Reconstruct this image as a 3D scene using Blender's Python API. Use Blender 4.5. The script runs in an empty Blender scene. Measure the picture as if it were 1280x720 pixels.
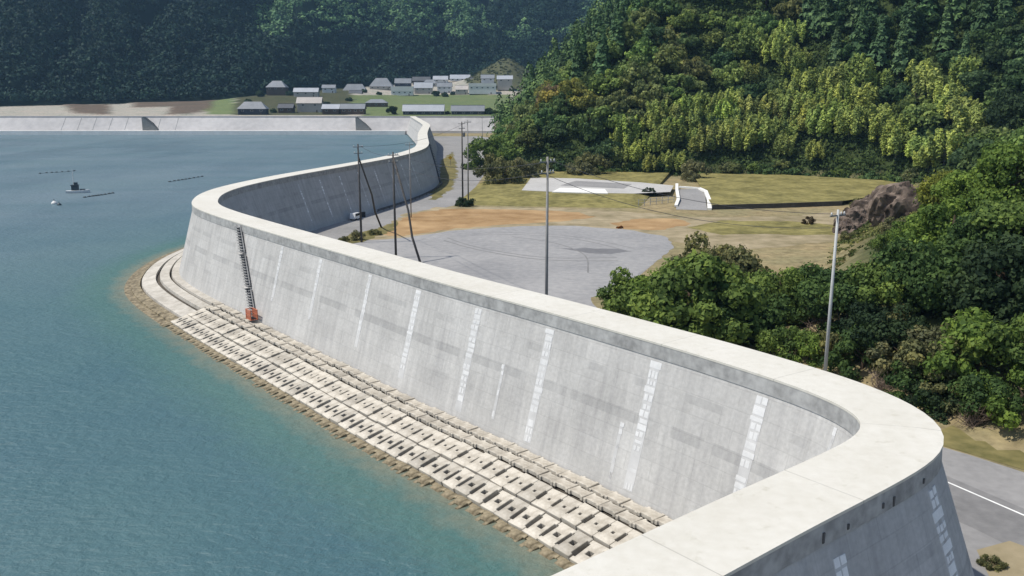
import bpy, bmesh, math, random
import numpy as np
from mathutils import Vector, Matrix
random.seed(7); rng = np.random.default_rng(7)
SC = bpy.context.scene; COL = SC.collection
R = math.radians
# ------------------------------------------------------------------ camera maths (photo pixels 1280x720 -> place)
F = 1100.; YH = 115.; CH = 32.; PITCH = math.atan((360-YH)/F)
CP, SP = math.cos(PITCH), math.sin(PITCH)
def ray(px, py):
    X = (px-640)/F; Y = -(py-360)/F
    return np.array([X, CP+Y*SP, -SP+Y*CP])
def U(px, py, z=1.0):
    d = ray(px, py); t = (z-CH)/d[2]
    return (d[0]*t, d[1]*t)
def at_y(px, py, D):
    d = ray(px, py); t = D/d[1]
    return np.array([d[0]*t, D, CH+d[2]*t])
def proj(x, y, z):
    dz = z-CH; dep = y*CP-dz*SP; up = y*SP+dz*CP
    dep = np.where(np.abs(dep) < .01, .01, dep)
    return 640+F*x/dep, 360-F*up/dep, dep
# ------------------------------------------------------------------ object helpers
def link(o, parent=None):
    COL.objects.link(o)
    if parent: o.parent = parent
    return o
def mesh_obj(name, verts, faces, mat=None, parent=None, smooth=False):
    me = bpy.data.meshes.new(name)
    me.from_pydata([tuple(map(float, v)) for v in verts], [], [tuple(map(int, f)) for f in faces])
    if mat: me.materials.append(mat)
    if smooth: me.polygons.foreach_set('use_smooth', [True]*len(me.polygons))
    me.update()
    return link(bpy.data.objects.new(name, me), parent)
def np_mesh(name, V, Q, mat, tint=None):
    """quads mesh from numpy arrays"""
    me = bpy.data.meshes.new(name)
    n = len(Q); k = Q.shape[1]
    me.vertices.add(len(V)); me.vertices.foreach_set('co', V.astype(np.float32).ravel())
    me.loops.add(n*k); me.loops.foreach_set('vertex_index', Q.astype(np.int32).ravel())
    me.polygons.add(n); me.polygons.foreach_set('loop_start', np.arange(0, n*k, k, dtype=np.int32))
    if tint is not None:
        a = me.attributes.new('tint', 'FLOAT', 'FACE'); a.data.foreach_set('value', tint.astype(np.float32))
    me.materials.append(mat); me.update(calc_edges=True)
    return me
def thing(name, label, cat, loc=(0, 0, 0), rz=0, group=None):
    o = bpy.data.objects.new(name, None); o.empty_display_size = .5
    o.location = [float(c) for c in loc]; o.rotation_euler = (0, 0, rz)
    o['label'] = label; o['category'] = cat
    if group: o['group'] = group
    return link(o)
def tag(o, label, cat, group=None, kind=None):
    o['label'] = label; o['category'] = cat
    if group: o['group'] = group
    if kind: o['kind'] = kind
    return o
def structure(o, label=None):
    o['kind'] = 'structure'
    if label: o['label'] = label; o['category'] = o.name.split('.')[0].replace('_', ' ')
    return o
class MB:
    """collects simple shapes into one mesh"""
    def __init__(s): s.v = []; s.f = []
    def add(s, vs, fs):
        b = len(s.v); s.v += [tuple(v) for v in vs]; s.f += [tuple(b+i for i in f) for f in fs]; return s
    def box(s, c, sz, rz=0., M=None):
        x, y, z = sz[0]/2, sz[1]/2, sz[2]/2
        vs = [Vector((a*x, b*y, d*z)) for d in (-1, 1) for a, b in ((-1, -1), (1, -1), (1, 1), (-1, 1))]
        m = M if M is not None else Matrix.Rotation(rz, 3, 'Z')
        vs = [m @ v + Vector(c) for v in vs]
        return s.add(vs, [(3, 2, 1, 0), (4, 5, 6, 7), (0, 1, 5, 4), (1, 2, 6, 5), (2, 3, 7, 6), (3, 0, 4, 7)])
    def tube(s, pts, rad, n=8, cap=True):
        pts = [Vector([float(c) for c in p]) for p in pts]
        if not hasattr(rad, '__len__'): rad = [rad]*len(pts)
        b = len(s.v)
        for i, p in enumerate(pts):
            t = (pts[min(i+1, len(pts)-1)]-pts[max(i-1, 0)]).normalized()
            a = t.orthogonal().normalized() if abs(t.z) < .95 else Vector((1, 0, 0)).cross(t).normalized()
            c = t.cross(a)
            for k in range(n):
                q = 2*math.pi*k/n
                s.v.append(tuple(p+(a*math.cos(q)+c*math.sin(q))*rad[i]))
        for i in range(len(pts)-1):
            for k in range(n):
                k2 = (k+1) % n
                s.f.append((b+i*n+k, b+i*n+k2, b+(i+1)*n+k2, b+(i+1)*n+k))
        if cap:
            s.f.append(tuple(b+k for k in reversed(range(n)))); e = b+(len(pts)-1)*n
            s.f.append(tuple(e+k for k in range(n)))
        return s
    def build(s, name, mat, parent=None, smooth=False):
        return mesh_obj(name, s.v, s.f, mat, parent, smooth)
def copy_tree(o, parent=None):
    c = o.copy(); COL.objects.link(c); c.parent = parent
    for ch in list(o.children): copy_tree(ch, c)
    return c
# ------------------------------------------------------------------ material helpers
def newmat(name):
    m = bpy.data.materials.new(name); m.use_nodes = True
    nt = m.node_tree; p = nt.nodes['Principled BSDF']
    return m, nt, p
def N(nt, kind, **kw):
    n = nt.nodes.new(kind)
    for k, v in kw.items():
        if k.startswith('i_'):
            key = k[2:]; key = int(key) if key.isdigit() else key.replace('_', ' ')
            n.inputs[key].default_value = v
        else: setattr(n, k, v)
    return n
def ramp(nt, fac, stops):
    r = nt.nodes.new('ShaderNodeValToRGB'); e = r.color_ramp.elements
    while len(e) < len(stops): e.new(.5)
    for i, (p, c) in enumerate(stops):
        e[i].position = p; e[i].color = (c[0], c[1], c[2], 1) if hasattr(c, '__len__') else (c, c, c, 1)
    nt.links.new(fac, r.inputs[0]); return r.outputs[0]
def mixc(nt, fac, a, b, mode='MIX'):
    n = nt.nodes.new('ShaderNodeMix'); n.data_type = 'RGBA'; n.blend_type = mode
    for sock, v in ((n.inputs[0], fac), (n.inputs[6], a), (n.inputs[7], b)):
        if isinstance(v, bpy.types.NodeSocket): nt.links.new(v, sock)
        elif hasattr(v, '__len__'): sock.default_value = (v[0], v[1], v[2], 1)
        else: sock.default_value = v
    return n.outputs[2]
def math_n(nt, op, a, b=0., clamp=False):
    n = nt.nodes.new('ShaderNodeMath'); n.operation = op; n.use_clamp = clamp
    for i, v in enumerate((a, b)):
        if isinstance(v, bpy.types.NodeSocket): nt.links.new(v, n.inputs[i])
        else: n.inputs[i].default_value = v
    return n.outputs[0]
def coords(nt, scale=(1, 1, 1), kind='Object'):
    t = nt.nodes.new('ShaderNodeTexCoord'); mp = nt.nodes.new('ShaderNodeMapping')
    mp.inputs['Scale'].default_value = scale
    nt.links.new(t.outputs[kind], mp.inputs[0]); return mp.outputs[0]
def noise(nt, vec, scale, detail=4, rough=.55, dist=0.):
    n = nt.nodes.new('ShaderNodeTexNoise')
    n.inputs['Scale'].default_value = scale; n.inputs['Detail'].default_value = detail
    n.inputs['Roughness'].default_value = rough; n.inputs['Distortion'].default_value = dist
    nt.links.new(vec, n.inputs['Vector']); return n.outputs[0]
def bump(nt, p, h, strength=.3, dist=.1):
    b = nt.nodes.new('ShaderNodeBump'); b.inputs['Strength'].default_value = strength; b.inputs['Distance'].default_value = dist
    nt.links.new(h, b.inputs['Height']); nt.links.new(b.outputs[0], p.inputs['Normal'])
def simple(name, c, rough=.7, var=.25, scale=3., metal=0., c2=None, bmp=.15, big=.15):
    m, nt, p = newmat(name)
    v = coords(nt)
    n1 = noise(nt, v, scale, 5, .6); n2 = noise(nt, v, scale*big, 3)
    f = math_n(nt, 'ADD', math_n(nt, 'MULTIPLY', n1, .5), math_n(nt, 'MULTIPLY', n2, .5))
    lo = tuple(x*(1-var) for x in c); hi = c2 if c2 else tuple(min(1, x*(1+var)) for x in c)
    col = ramp(nt, f, [(.36, lo), (.64, hi)])
    nt.links.new(col, p.inputs['Base Color']); p.inputs['Roughness'].default_value = rough; p.inputs['Metallic'].default_value = metal
    p.inputs['Specular IOR Level'].default_value = .25
    if bmp: bump(nt, p, n1, bmp, .05)
    return m
def foliage_mat(name, trans=.36):
    m, nt, p = newmat(name)
    oi = N(nt, 'ShaderNodeObjectInfo'); at = N(nt, 'ShaderNodeAttribute', attribute_name='tint')
    k = math_n(nt, 'MULTIPLY_ADD', at.outputs['Fac'], 1.1); nt.nodes[-1].inputs[2].default_value = .45
    hv = ramp(nt, at.outputs['Fac'], [(0, (.82, .95, 1.05)), (1, (1.18, 1.05, .8))])
    base = mixc(nt, 1., oi.outputs['Color'], hv, 'MULTIPLY')
    sc = N(nt, 'ShaderNodeVectorMath', operation='SCALE'); nt.links.new(base, sc.inputs[0]); nt.links.new(k, sc.inputs['Scale'])
    nt.links.new(sc.outputs[0], p.inputs['Base Color']); p.inputs['Roughness'].default_value = .7; p.inputs['Specular IOR Level'].default_value = .12
    tr = N(nt, 'ShaderNodeBsdfTranslucent'); nt.links.new(sc.outputs[0], tr.inputs[0])
    mx = N(nt, 'ShaderNodeMixShader'); mx.inputs[0].default_value = trans
    nt.links.new(p.outputs[0], mx.inputs[1]); nt.links.new(tr.outputs[0], mx.inputs[2])
    nt.links.new(mx.outputs[0], nt.nodes['Material Output'].inputs[0])
    return m
M = {}
M['leaf'] = foliage_mat('leaf'); M['needle'] = foliage_mat('needle', .08)
M['farleaf'] = foliage_mat('farleaf', .0)
M['bark'] = simple('bark', (.09, .065, .045), .9, .4, 2.5)
M['twig'] = simple('twig', (.2, .15, .115), .9, .3, 2.5)
M['crest'] = simple('crest_concrete', (.575, .55, .48), .88, .07, 1.6, c2=(.61, .59, .53), bmp=.12, big=.1)
M['patch'] = simple('patch_concrete', (.60, .60, .595), .9, .12, 2.2)
M['stairm'] = simple('galvanised_stair', (.25, .25, .25), .8, .2, 2.)
M['joint'] = simple('joint_concrete', (.51, .507, .50), .9, .12, 1.2)
M['slotm'] = simple('stained_slot', (.10, .10, .10), .95, .2, 2.)
M['shadepatch'] = simple('shade_side_patch', (.80, .80, .79), .9, .1, 2.2)  # joint patch colour lightened to show on the shaded landward face
M['steel'] = simple('grey_steel', (.17, .18, .19), .5, .2, 2., metal=.2)
M['darksteel'] = simple('dark_steel', (.06, .06, .065), .6, .2, 2.)
M['pole'] = simple('pole_concrete', (.24, .235, .225), .85, .15, 1.5)
M['darkpole'] = simple('pole_timber', (.075, .07, .065), .85, .3, 1.5)
M['palepole'] = simple('pale_pole', (.42, .43, .42), .7, .1, 1.5)
M['porcelain'] = simple('porcelain', (.6, .6, .58), .4, .05, 1.5)
M['orange'] = simple('orange_paint', (.50, .165, .09), .6, .2, 3.)
M['asphalt'] = simple('lot_asphalt', (.25, .25, .252), .92, .12, .8, c2=(.325, .318, .31), bmp=.08, big=.07)
M['roadm'] = simple('road_asphalt', (.235, .23, .225), .9, .12, .9, c2=(.29, .283, .275), bmp=.08, big=.08)
M['paint'] = simple('road_paint', (.75, .75, .72), .7, .12, 2.)
M['soil'] = simple('orange_soil', (.32, .19, .08), .95, .3, .22, c2=(.41, .275, .14), bmp=.3, big=.3)
M['tan'] = simple('tan_soil', (.245, .205, .11), .95, .25, .3, c2=(.37, .305, .20), bmp=.3, big=.3)
M['drygrass'] = simple('dry_grass', (.16, .145, .045), .95, .35, .5, c2=(.27, .235, .085), bmp=.4, big=.25)
M['verge'] = simple('verge_grass', (.13, .125, .04), .95, .35, .7, c2=(.22, .185, .075), bmp=.4, big=.2)
M['concrete'] = simple('pale_concrete', (.42, .41, .39), .9, .12, 1.0)
M['whitec'] = simple('white_concrete', (.72, .71, .67), .85, .08, 1.)
M['rock'] = simple('rock', (.075, .055, .045), .95, .45, .5, c2=(.23, .18, .145), bmp=.8, big=.5)
M['darkwall'] = simple('dark_wall', (.08, .075, .065), .9, .3, 1.5)
M['whitewall'] = simple('white_wall', (.62, .62, .6), .8, .08, 1.)
M['beigewall'] = simple('beige_wall', (.42, .39, .34), .8, .1, 1.)
M['brownwall'] = simple('brown_wall', (.10, .075, .06), .85, .25, 1.)
M['bluewall'] = simple('dark_blue_wall', (.05, .055, .07), .85, .25, 1.)
M['roofgrey'] = simple('grey_roof', (.20, .215, .235), .55, .15, 1.)
M['roofpale'] = simple('pale_roof', (.36, .38, .41), .5, .12, 1.)
M['rooftan'] = simple('tan_roof', (.42, .39, .36), .6, .12, 1.)
M['roofdark'] = simple('dark_roof', (.085, .09, .10), .5, .2, 1.)
M['glass'] = simple('window_glass', (.02, .025, .03), .12, .1, 1., bmp=0)
M['carwhite'] = simple('white_car_paint', (.78, .78, .77), .25, .03, 1., bmp=0)
M['rubber'] = simple('rubber', (.02, .02, .02), .8, .1, 1.)
M['darkplastic'] = simple('dark_plastic', (.03, .032, .035), .5, .1, 2.)
M['hull'] = simple('hull_paint', (.55, .57, .58), .4, .1, 2.)
M['float'] = simple('float_plastic', (.05, .07, .08), .5, .2, 2.)
M['yellow'] = simple('sign_yellow', (.6, .36, .03), .5, .1, 2.)
M['curtain'] = simple('trunk_pale', (.25, .23, .2), .9, .2, 2.)
# ------------------------------------------------------------------ wall centre line
CTRL = [(-90, -46), (-60, -21.7), (-30, 2.7), (3.3, 29.8), (11.1, 36.2), (18.2, 41.9), (21.2, 44.9), (22.3, 47.8), (21.9, 50.8), (20.2, 54.6), (15.6, 61.3), (10.6, 67.6),
        (3.2, 76.6), (-6.2, 87.6), (-16, 100), (-26, 112.4), (-37, 126.3), (-45.8, 138), (-51.3, 147), (-54.3, 156), (-55.9, 165), (-56, 175), (-54.4, 187), (-51.4, 201),
        (-47, 217), (-41.6, 236), (-36.5, 256), (-33, 277), (-31.4, 300), (-32.5, 325), (-36, 360), (-41, 410), (-45, 460), (-50, 520), (-62, 600), (-77, 695)]
def catmull(P, step=1.0):
    P = [np.array(p, float) for p in P]; out = []
    for i in range(len(P)-1):
        p0 = P[max(i-1, 0)]; p1 = P[i]; p2 = P[i+1]; p3 = P[min(i+2, len(P)-1)]
        n = max(2, int(np.linalg.norm(p2-p1)/.5))
        for t in np.linspace(0, 1, n, endpoint=False):
            out.append(.5*((2*p1)+(-p0+p2)*t+(2*p0-5*p1+4*p2-p3)*t*t+(-p0+3*p1-3*p2+p3)*t**3))
    out.append(P[-1]); out = np.array(out)
    s = np.r_[0, np.cumsum(np.linalg.norm(np.diff(out, axis=0), axis=1))]
    u = np.arange(0, s[-1], step)
    q = np.c_[np.interp(u, s, out[:, 0]), np.interp(u, s, out[:, 1])]
    k = np.ones(5)/5
    qs = q.copy()
    for c in (0, 1): qs[2:-2, c] = np.convolve(q[:, c], k, 'valid')
    return qs
CL = catmull(CTRL, 1.0); NC = len(CL)
TAN = np.gradient(CL, axis=0); TAN /= np.linalg.norm(TAN, axis=1)[:, None]
NR = np.c_[TAN[:, 1], -TAN[:, 0]]                 # to the land
ARC = np.r_[0, np.cumsum(np.linalg.norm(np.diff(CL, axis=0), axis=1))]
kap = np.gradient(np.unwrap(np.arctan2(TAN[:, 1], TAN[:, 0])), ARC)   # + = turns left = sea side is inside
def lim(off):
    """limit an offset (land +) so it does not fold over itself inside a bend"""
    o = np.full(NC, float(off))
    if off < 0:
        r = np.where(kap > 1e-4, 1/np.maximum(kap, 1e-4), 1e9); o = -np.minimum(-o, r*.93)
    else:
        r = np.where(kap < -1e-4, 1/np.maximum(-kap, 1e-4), 1e9); o = np.minimum(o, r*.93)
    k = np.ones(5)/5; oo = o.copy(); oo[2:-2] = np.convolve(o, k, 'valid'); return oo
def offs(off): return CL+NR*lim(off)[:, None]
ZT = 13.5; ZB = 12.35; ZF = 2.0; ZL = .9
S_TOP, S_BAND, S_FOOT = -2.0, -2.1, -5.0
L_TOP, L_BAND, L_FOOT = 2.0, 2.1, 6.1
def near_u(x, y, lo=0, hi=NC):
    d = np.hypot(CL[lo:hi, 0]-x, CL[lo:hi, 1]-y); return lo+int(np.argmin(d))
def side_dist(X, Y):
    """signed distance to the wall's centre line (land +)"""
    shp = X.shape; X = X.ravel(); Y = Y.ravel(); out = np.empty(len(X)); c = CL[::2]; n = NR[::2]
    for i in range(0, len(X), 20000):
        dx = X[i:i+20000, None]-c[None, :, 0]; dy = Y[i:i+20000, None]-c[None, :, 1]
        d2 = dx*dx+dy*dy; j = np.argmin(d2, axis=1); r = np.arange(len(j))
        sg = np.sign(dx[r, j]*n[j, 0]+dy[r, j]*n[j, 1]); out[i:i+20000] = sg*np.sqrt(d2[r, j])
    return out.reshape(shp)
# ------------------------------------------------------------------ terrain
def vnoise(x, y, seed=0):
    xi = np.floor(x).astype(int); yi = np.floor(y).astype(int); fx = x-xi; fy = y-yi
    fx = fx*fx*(3-2*fx); fy = fy*fy*(3-2*fy)
    def h(a, b):
        n = (a*374761393+b*668265263+seed*974711) & 0x7fffffff
        n = ((n ^ (n >> 13))*1274126177) & 0x7fffffff
        return (n ^ (n >> 16))/0x7fffffff*2. % 1.
    return (h(xi, yi)*(1-fx)+h(xi+1, yi)*fx)*(1-fy)+(h(xi, yi+1)*(1-fx)+h(xi+1, yi+1)*fx)*fy
HILL = np.array([(150, -60), (100, 5), (70, 41), (45, 72), (37, 88), (34, 102), (42, 125), (56, 158), (73, 193), (108, 235), (138, 275), (133, 308), (100, 326), (60, 334),
                 (20, 338), (-2, 345), (-8, 380), (-11, 480), (-14, 620), (-10, 760), (60, 900), (400, 1000), (900, 1000), (900, -60)], float)
def in_poly(P, X, Y):
    ins = np.zeros(X.shape, bool); n = len(P)
    for i in range(n):
        x1, y1 = P[i]; x2, y2 = P[(i+1) % n]
        c = ((y1 > Y) != (y2 > Y)) & (X < (x2-x1)*(Y-y1)/((y2-y1) if y2 != y1 else 1e-9)+x1); ins ^= c
    return ins
def poly_dist(P, X, Y):
    d = np.full(X.shape, 1e9)
    for i in range(len(P)-2):
        a = np.array(P[i]); b = np.array(P[i+1]); ab = b-a; t = np.clip(((X-a[0])*ab[0]+(Y-a[1])*ab[1])/(ab@ab), 0, 1)
        d = np.minimum(d, np.hypot(X-a[0]-t*ab[0], Y-a[1]-t*ab[1]))
    return d
FARX = np.array([-2600, -900, -520, -300, -200, -60, 40, 300, 2600.]); FARY = np.array([700, 800, 855, 975, 1160, 1270, 1330, 1380, 1400.])
def smooth(a, b, x): t = np.clip((x-a)/(b-a), 0, 1); return t*t*(3-2*t)
def terrain(X, Y):
    X = np.asarray(X, float); Y = np.asarray(Y, float)
    z = np.full(X.shape, 1.0)
    sd = side_dist(np.atleast_1d(X), np.atleast_1d(Y)).reshape(X.shape)
    sea = (sd < -1) & (Y < 702); z = np.where(sea, -4.0, z)
    far = (Y >= 702)
    zf = np.interp(Y, [702, 715, 1070, 1220, 1400], [12.2, 12.6, 26, 45, 62])
    zf = zf+5.5*smooth(120, 190, -X)*smooth(890, 965, Y)*(1-smooth(1080, 1180, Y))*(1-smooth(-330, -260, -X*1.-600))
    foot = np.interp(X, FARX, FARY); hd = Y-foot
    wv = X+35*vnoise(Y/120, X/200, 9); rid = 1+.45*(vnoise(X/190+3, Y/260, 5)-.5)+.75*(np.abs(vnoise(wv/62, Y/420, 6)-.5)*2-.45)+.3*(vnoise(X/45, Y/80, 7)-.5)
    zf = np.where(hd > 0, zf+np.clip(hd, 0, 460)*.58*np.clip(rid, .5, 1.6)*smooth(0, 40, hd), zf)
    mound = 34*np.exp(-np.abs((X+9)/40)**1.6-((Y-1190)/60)**2)*(.9+.2*vnoise(X/14, Y/14, 4)); zf = np.maximum(zf, zf*.0+zf+mound)
    z = np.where(far, zf*smooth(702, 716, Y)+1.*(1-smooth(702, 716, Y)), z)
    ins = in_poly(HILL, X, Y); d = poly_dist(HILL, X, Y)
    sl = .5+.42*smooth(255, 325, Y)
    h = sl*np.minimum(d, 75)+.45*np.clip(d-75, 0, 170)
    h = h*(.9+.25*vnoise(X/45, Y/45, 2))*smooth(0, 6, d)
    h = np.minimum(h, 34+200*smooth(215, 330, Y+.25*X))
    z = np.where(ins, np.maximum(z, 1+h), z)
    return z
def tz(x, y): return float(terrain(np.array([float(x)]), np.array([float(y)]))[0])
def hit(px, py, dmin=30., dmax=1500.):
    d = ray(px, py); ts = np.concatenate([np.arange(dmin, 500, 1.), np.arange(500, dmax, 4.)])
    X = d[0]*ts; Y = d[1]*ts; Z = CH+d[2]*ts; T = terrain(X, Y); k = np.nonzero(Z <= np.maximum(T, 0))[0]
    i = k[0] if len(k) else -1
    return X[i], Y[i], T[i]
xs = np.unique(np.r_[np.linspace(-2600, -780, 12), np.arange(-780, -120, 6.), np.arange(-120, 230, 3.), np.arange(230, 420, 10.), np.linspace(420, 2600, 14)])
ys = np.unique(np.r_[np.linspace(-800, -60, 12), np.arange(-60, 490, 3.), np.arange(490, 700, 7.), np.arange(700, 1340, 5.), np.arange(1340, 1800, 20.), np.linspace(1800, 2600, 8)])
GX, GY = np.meshgrid(xs, ys); GZ = terrain(GX, GY)
def grid_mesh(name, X, Y, Z, mat):
    ny, nx = X.shape; V = np.c_[X.ravel(), Y.ravel(), Z.ravel()]
    i = np.arange((ny-1)*(nx-1)); r = i//(nx-1); c = i % (nx-1); a = r*nx+c
    return np_mesh(name, V, np.c_[a, a+1, a+nx+1, a+nx], mat)
# ground colours: what grows or lies where (dirt, grass, forest floor, fields, rubble)
C_TAN = np.array([.255, .215, .125]); C_FLOOR = np.array([.042, .060, .022]); C_BEIGE = np.array([.34, .32, .285]); C_GREEN = np.array([.13, .165, .075])
C_BROWN = np.array([.12, .095, .075]); C_OLIVE = np.array([.085, .09, .05]); C_SEABED = np.array([.14, .14, .10]); C_FAR = np.array([.012, .026, .020])
gc = np.tile(C_TAN, GX.shape+(1,)).reshape(GX.shape+(3,))
insH = in_poly(HILL, GX, GY); dH = poly_dist(HILL, GX, GY)
gc[GZ < 0] = C_SEABED
w = smooth(0, np.where(GY > 255, 3, 12), dH)[..., None]*insH[..., None]; gc = gc*(1-w)+C_FLOOR*w
wg = (smooth(165, 190, GY)*(1-smooth(285, 300, GY))*insH)[..., None]; gc = gc*(1-wg)+np.array([.14, .145, .06])*wg
fm = (GY > 702) & ~insH
gc[fm] = C_BEIGE
fh = fm & (GY-np.interp(GX, FARX, FARY) > 0)
PX, PY, DP = proj(GX, GY, GZ)
def paint_px(poly, col, mask):
    m = in_poly(np.array(poly, float), PX, PY) & mask & (DP > 0); gc[m] = col
paint_px([(430, 119), (640, 118), (640, 147), (455, 147)], C_GREEN, fm)
paint_px([(258, 118), (292, 118), (292, 143), (258, 143)], C_GREEN*1.1, fm)
paint_px([(80, 132), (136, 131), (136, 144), (95, 143)], C_BROWN, fm)
paint_px([(166, 124), (232, 123), (268, 124), (262, 137), (238, 144), (208, 144), (214, 134), (166, 135)], C_BROWN, fm)
paint_px([(300, 100), (440, 96), (440, 144), (290, 144)], C_OLIVE*.8, fm & ~fh)
gc[fh] = C_FAR
mm = fm & (((GX+9)/52)**2+((GY-1185)/85)**2 < 1); gc[mm] = C_OLIVE
def ground_material():
    m, nt, p = newmat('ground_cover')
    at = N(nt, 'ShaderNodeAttribute', attribute_name='gcol'); v = coords(nt)
    n1 = noise(nt, v, .55, 6, .65); n2 = noise(nt, v, .06, 4, .6)
    k = ramp(nt, n1, [(.3, .62), (.7, 1.3)]); k2 = ramp(nt, n2, [(.35, (.85, .9, .85)), (.65, (1.12, 1.05, 1.0))])
    c = mixc(nt, 1., at.outputs['Color'], k, 'MULTIPLY'); c = mixc(nt, 1., c, k2, 'MULTIPLY')
    nt.links.new(c, p.inputs['Base Color']); p.inputs['Roughness'].default_value = .95; p.inputs['Specular IOR Level'].default_value = .1
    bump(nt, p, n1, .5, .3); return m
bm_ = fm & ~fh & (np.abs(gc[..., 0]-C_BROWN[0]) < 1e-6) & (np.abs(gc[..., 2]-C_BROWN[2]) < 1e-6); GZ = np.where(bm_, GZ+.4+1.3*vnoise(GX/16, GY/20, 12), GZ)
me = grid_mesh('ground', GX, GY, GZ, ground_material())
a = me.color_attributes.new('gcol', 'FLOAT_COLOR', 'POINT')
a.data.foreach_set('color', np.c_[gc.reshape(-1, 3), np.ones(gc.shape[0]*gc.shape[1])].astype(np.float32).ravel())
structure(link(bpy.data.objects.new('ground', me)))
# ------------------------------------------------------------------ water
wx = np.unique(np.r_[np.linspace(-2600, -200, 30), np.arange(-200, 40, 2.5), np.linspace(40, 400, 8)])
wy = np.unique(np.r_[np.linspace(-800, -20, 14), np.arange(-20, 260, 2.5), np.linspace(260, 708, 40)])
WX, WY = np.meshgrid(wx, wy); wd = -side_dist(WX, WY)
def water_material():
    m, nt, p = newmat('sea_water')
    at = N(nt, 'ShaderNodeAttribute', attribute_name='shallow'); v = coords(nt)
    nb = noise(nt, v, .02, 4, .6); deep = ramp(nt, nb, [(.35, (.040, .102, .122)), (.65, (.054, .122, .130))])
    f = math_n(nt, 'ADD', at.outputs['Fac'], math_n(nt, 'MULTIPLY_ADD', noise(nt, v, .35, 4, .6), .3)); nt.nodes[-3].inputs[2].default_value = -.15 if False else 0.
    jit = math_n(nt, 'MULTIPLY', math_n(nt, 'SUBTRACT', noise(nt, v, .4, 4, .6), .5), .45)
    f = math_n(nt, 'ADD', at.outputs['Fac'], jit)
    sh = ramp(nt, f, [(.0, (0, 0, 0)), (.45, (.3, .3, .3)), (.8, (.75, .75, .75)), (1., (1, 1, 1))])
    ou = N(nt, 'ShaderNodeAttribute', attribute_name='far_sheen'); pn = noise(nt, coords(nt, (.5, 1.6, 1)), .022, 4, .6, .5)
    deep = mixc(nt, math_n(nt, 'MULTIPLY', ou.outputs['Fac'], ramp(nt, pn, [(.3, .55), (.65, 1.)])), deep, (.115, .165, .19))  # far water paled in its colour to stand for grazing sky reflection
    tealc = mixc(nt, ramp(nt, f, [(.05, 0.), (.5, 1.)]), deep, (.056, .130, .120))
    col = mixc(nt, ramp(nt, f, [(.62, 0.), (1., 1.)]), tealc, (.165, .17, .12))
    nt.links.new(col, p.inputs['Base Color']); p.inputs['IOR'].default_value = 1.33; p.inputs['Specular IOR Level'].default_value = .75
    rz_ = noise(nt, coords(nt, (1, .35, 1)), .03, 3, .5)
    rr = ramp(nt, rz_, [(.4, .36), (.62, .6)]); nt.links.new(rr, p.inputs['Roughness'])
    v2 = coords(nt, (1., 1.5, 1.)); w1 = noise(nt, v2, .8, 4, .6, .15); w2 = noise(nt, v2, .16, 3, .5, .2)
    h = math_n(nt, 'ADD', w1, math_n(nt, 'MULTIPLY', w2, 1.2))
    bump(nt, p, h, .6, .62); return m
me = grid_mesh('sea', WX, WY, np.zeros_like(WX), water_material())
a = me.attributes.new('shallow', 'FLOAT', 'POINT')
shv = np.clip(1-(wd-13.2)/12, 0, 1)**1.3*(WY < 260)*(wd > 0)
a.data.foreach_set('value', shv.astype(np.float32).ravel())
a = me.attributes.new('far_sheen', 'FLOAT', 'POINT'); a.data.foreach_set('value', (.28*smooth(15, 70, wd)+.72*smooth(60, 330, WY+.5*np.clip(-WX-60, 0, 200))).clip(0, 1).astype(np.float32).ravel())
structure(link(bpy.data.objects.new('sea', me)))
# ------------------------------------------------------------------ flat sheets on the land
def sheet(name, pts, z, mat, kind='structure', parent=None, jit=0.):
    if jit:
        q = []; n = len(pts); rj = random.Random(len(name)+n)
        for i in range(n):
            a = np.array(pts[i], float); b = np.array(pts[(i+1) % n], float); k = max(1, int(np.linalg.norm(b-a)/2.2))
            for t in range(k): q.append(a+(b-a)*t/k+np.array([rj.uniform(-1, 1), rj.uniform(-1, 1)])*jit*(1 if k > 1 else .3))
        pts = q
    bm = bmesh.new(); vs = [bm.verts.new((float(x), float(y), z)) for x, y in pts]; f = bm.faces.new(vs); f.normal_update()
    if f.normal.z < 0: f.normal_flip()
    bmesh.ops.triangulate(bm, faces=bm.faces[:])
    me = bpy.data.meshes.new(name); bm.to_mesh(me); bm.free(); me.materials.append(mat)
    o = link(bpy.data.objects.new(name, me), parent)
    if kind: o['kind'] = kind
    return o
iu = near_u(22, 48); i0 = near_u(-30, 2); i1 = near_u(-68, 640)
inner = [tuple(p) for p in offs(3.0)[i0:i1:4]]
road_r = [U(*p) for p in [(612, 172), (618, 190), (610, 212), (590, 240), (572, 256), (545, 262), (510, 270), (480, 290), (452, 300)]]
lot = [U(*p) for p in [(452, 300), (500, 298), (560, 289), (640, 283), (720, 282), (790, 288), (832, 296), (842, 308), (805, 340), (772, 366), (735, 372)]]
tail = [(14, 110), (22, 98), (28, 88), (33, 80), (40, 72), (66, 37.5), (95, 0), (60, -25)]
sheet('coastal_road', inner+[(-24, 640)]+road_r+lot[1:]+tail, 1.012, M['roadm'])
i2 = near_u(-37, 126); i3 = near_u(10, 68)
sheet('car_park', [tuple(p) for p in offs(7.6)[i3:i2:3]]+[U(415, 298), U(452, 302)]+lot[1:]+[(14, 108), (17, 98)], 1.024, M['asphalt'], jit=.55)
sheet('bare_soil', [U(*p) for p in [(452, 300), (478, 286), (505, 268), (548, 259), (600, 259), (740, 261), (820, 268), (880, 272), (1000, 270), (1062, 262), (1062, 300), (960, 310), (900, 315), (832, 298), (790, 289), (720, 283), (640, 284), (560, 290), (500, 299)]], 1.018, M['tan'], jit=.9)
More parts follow.
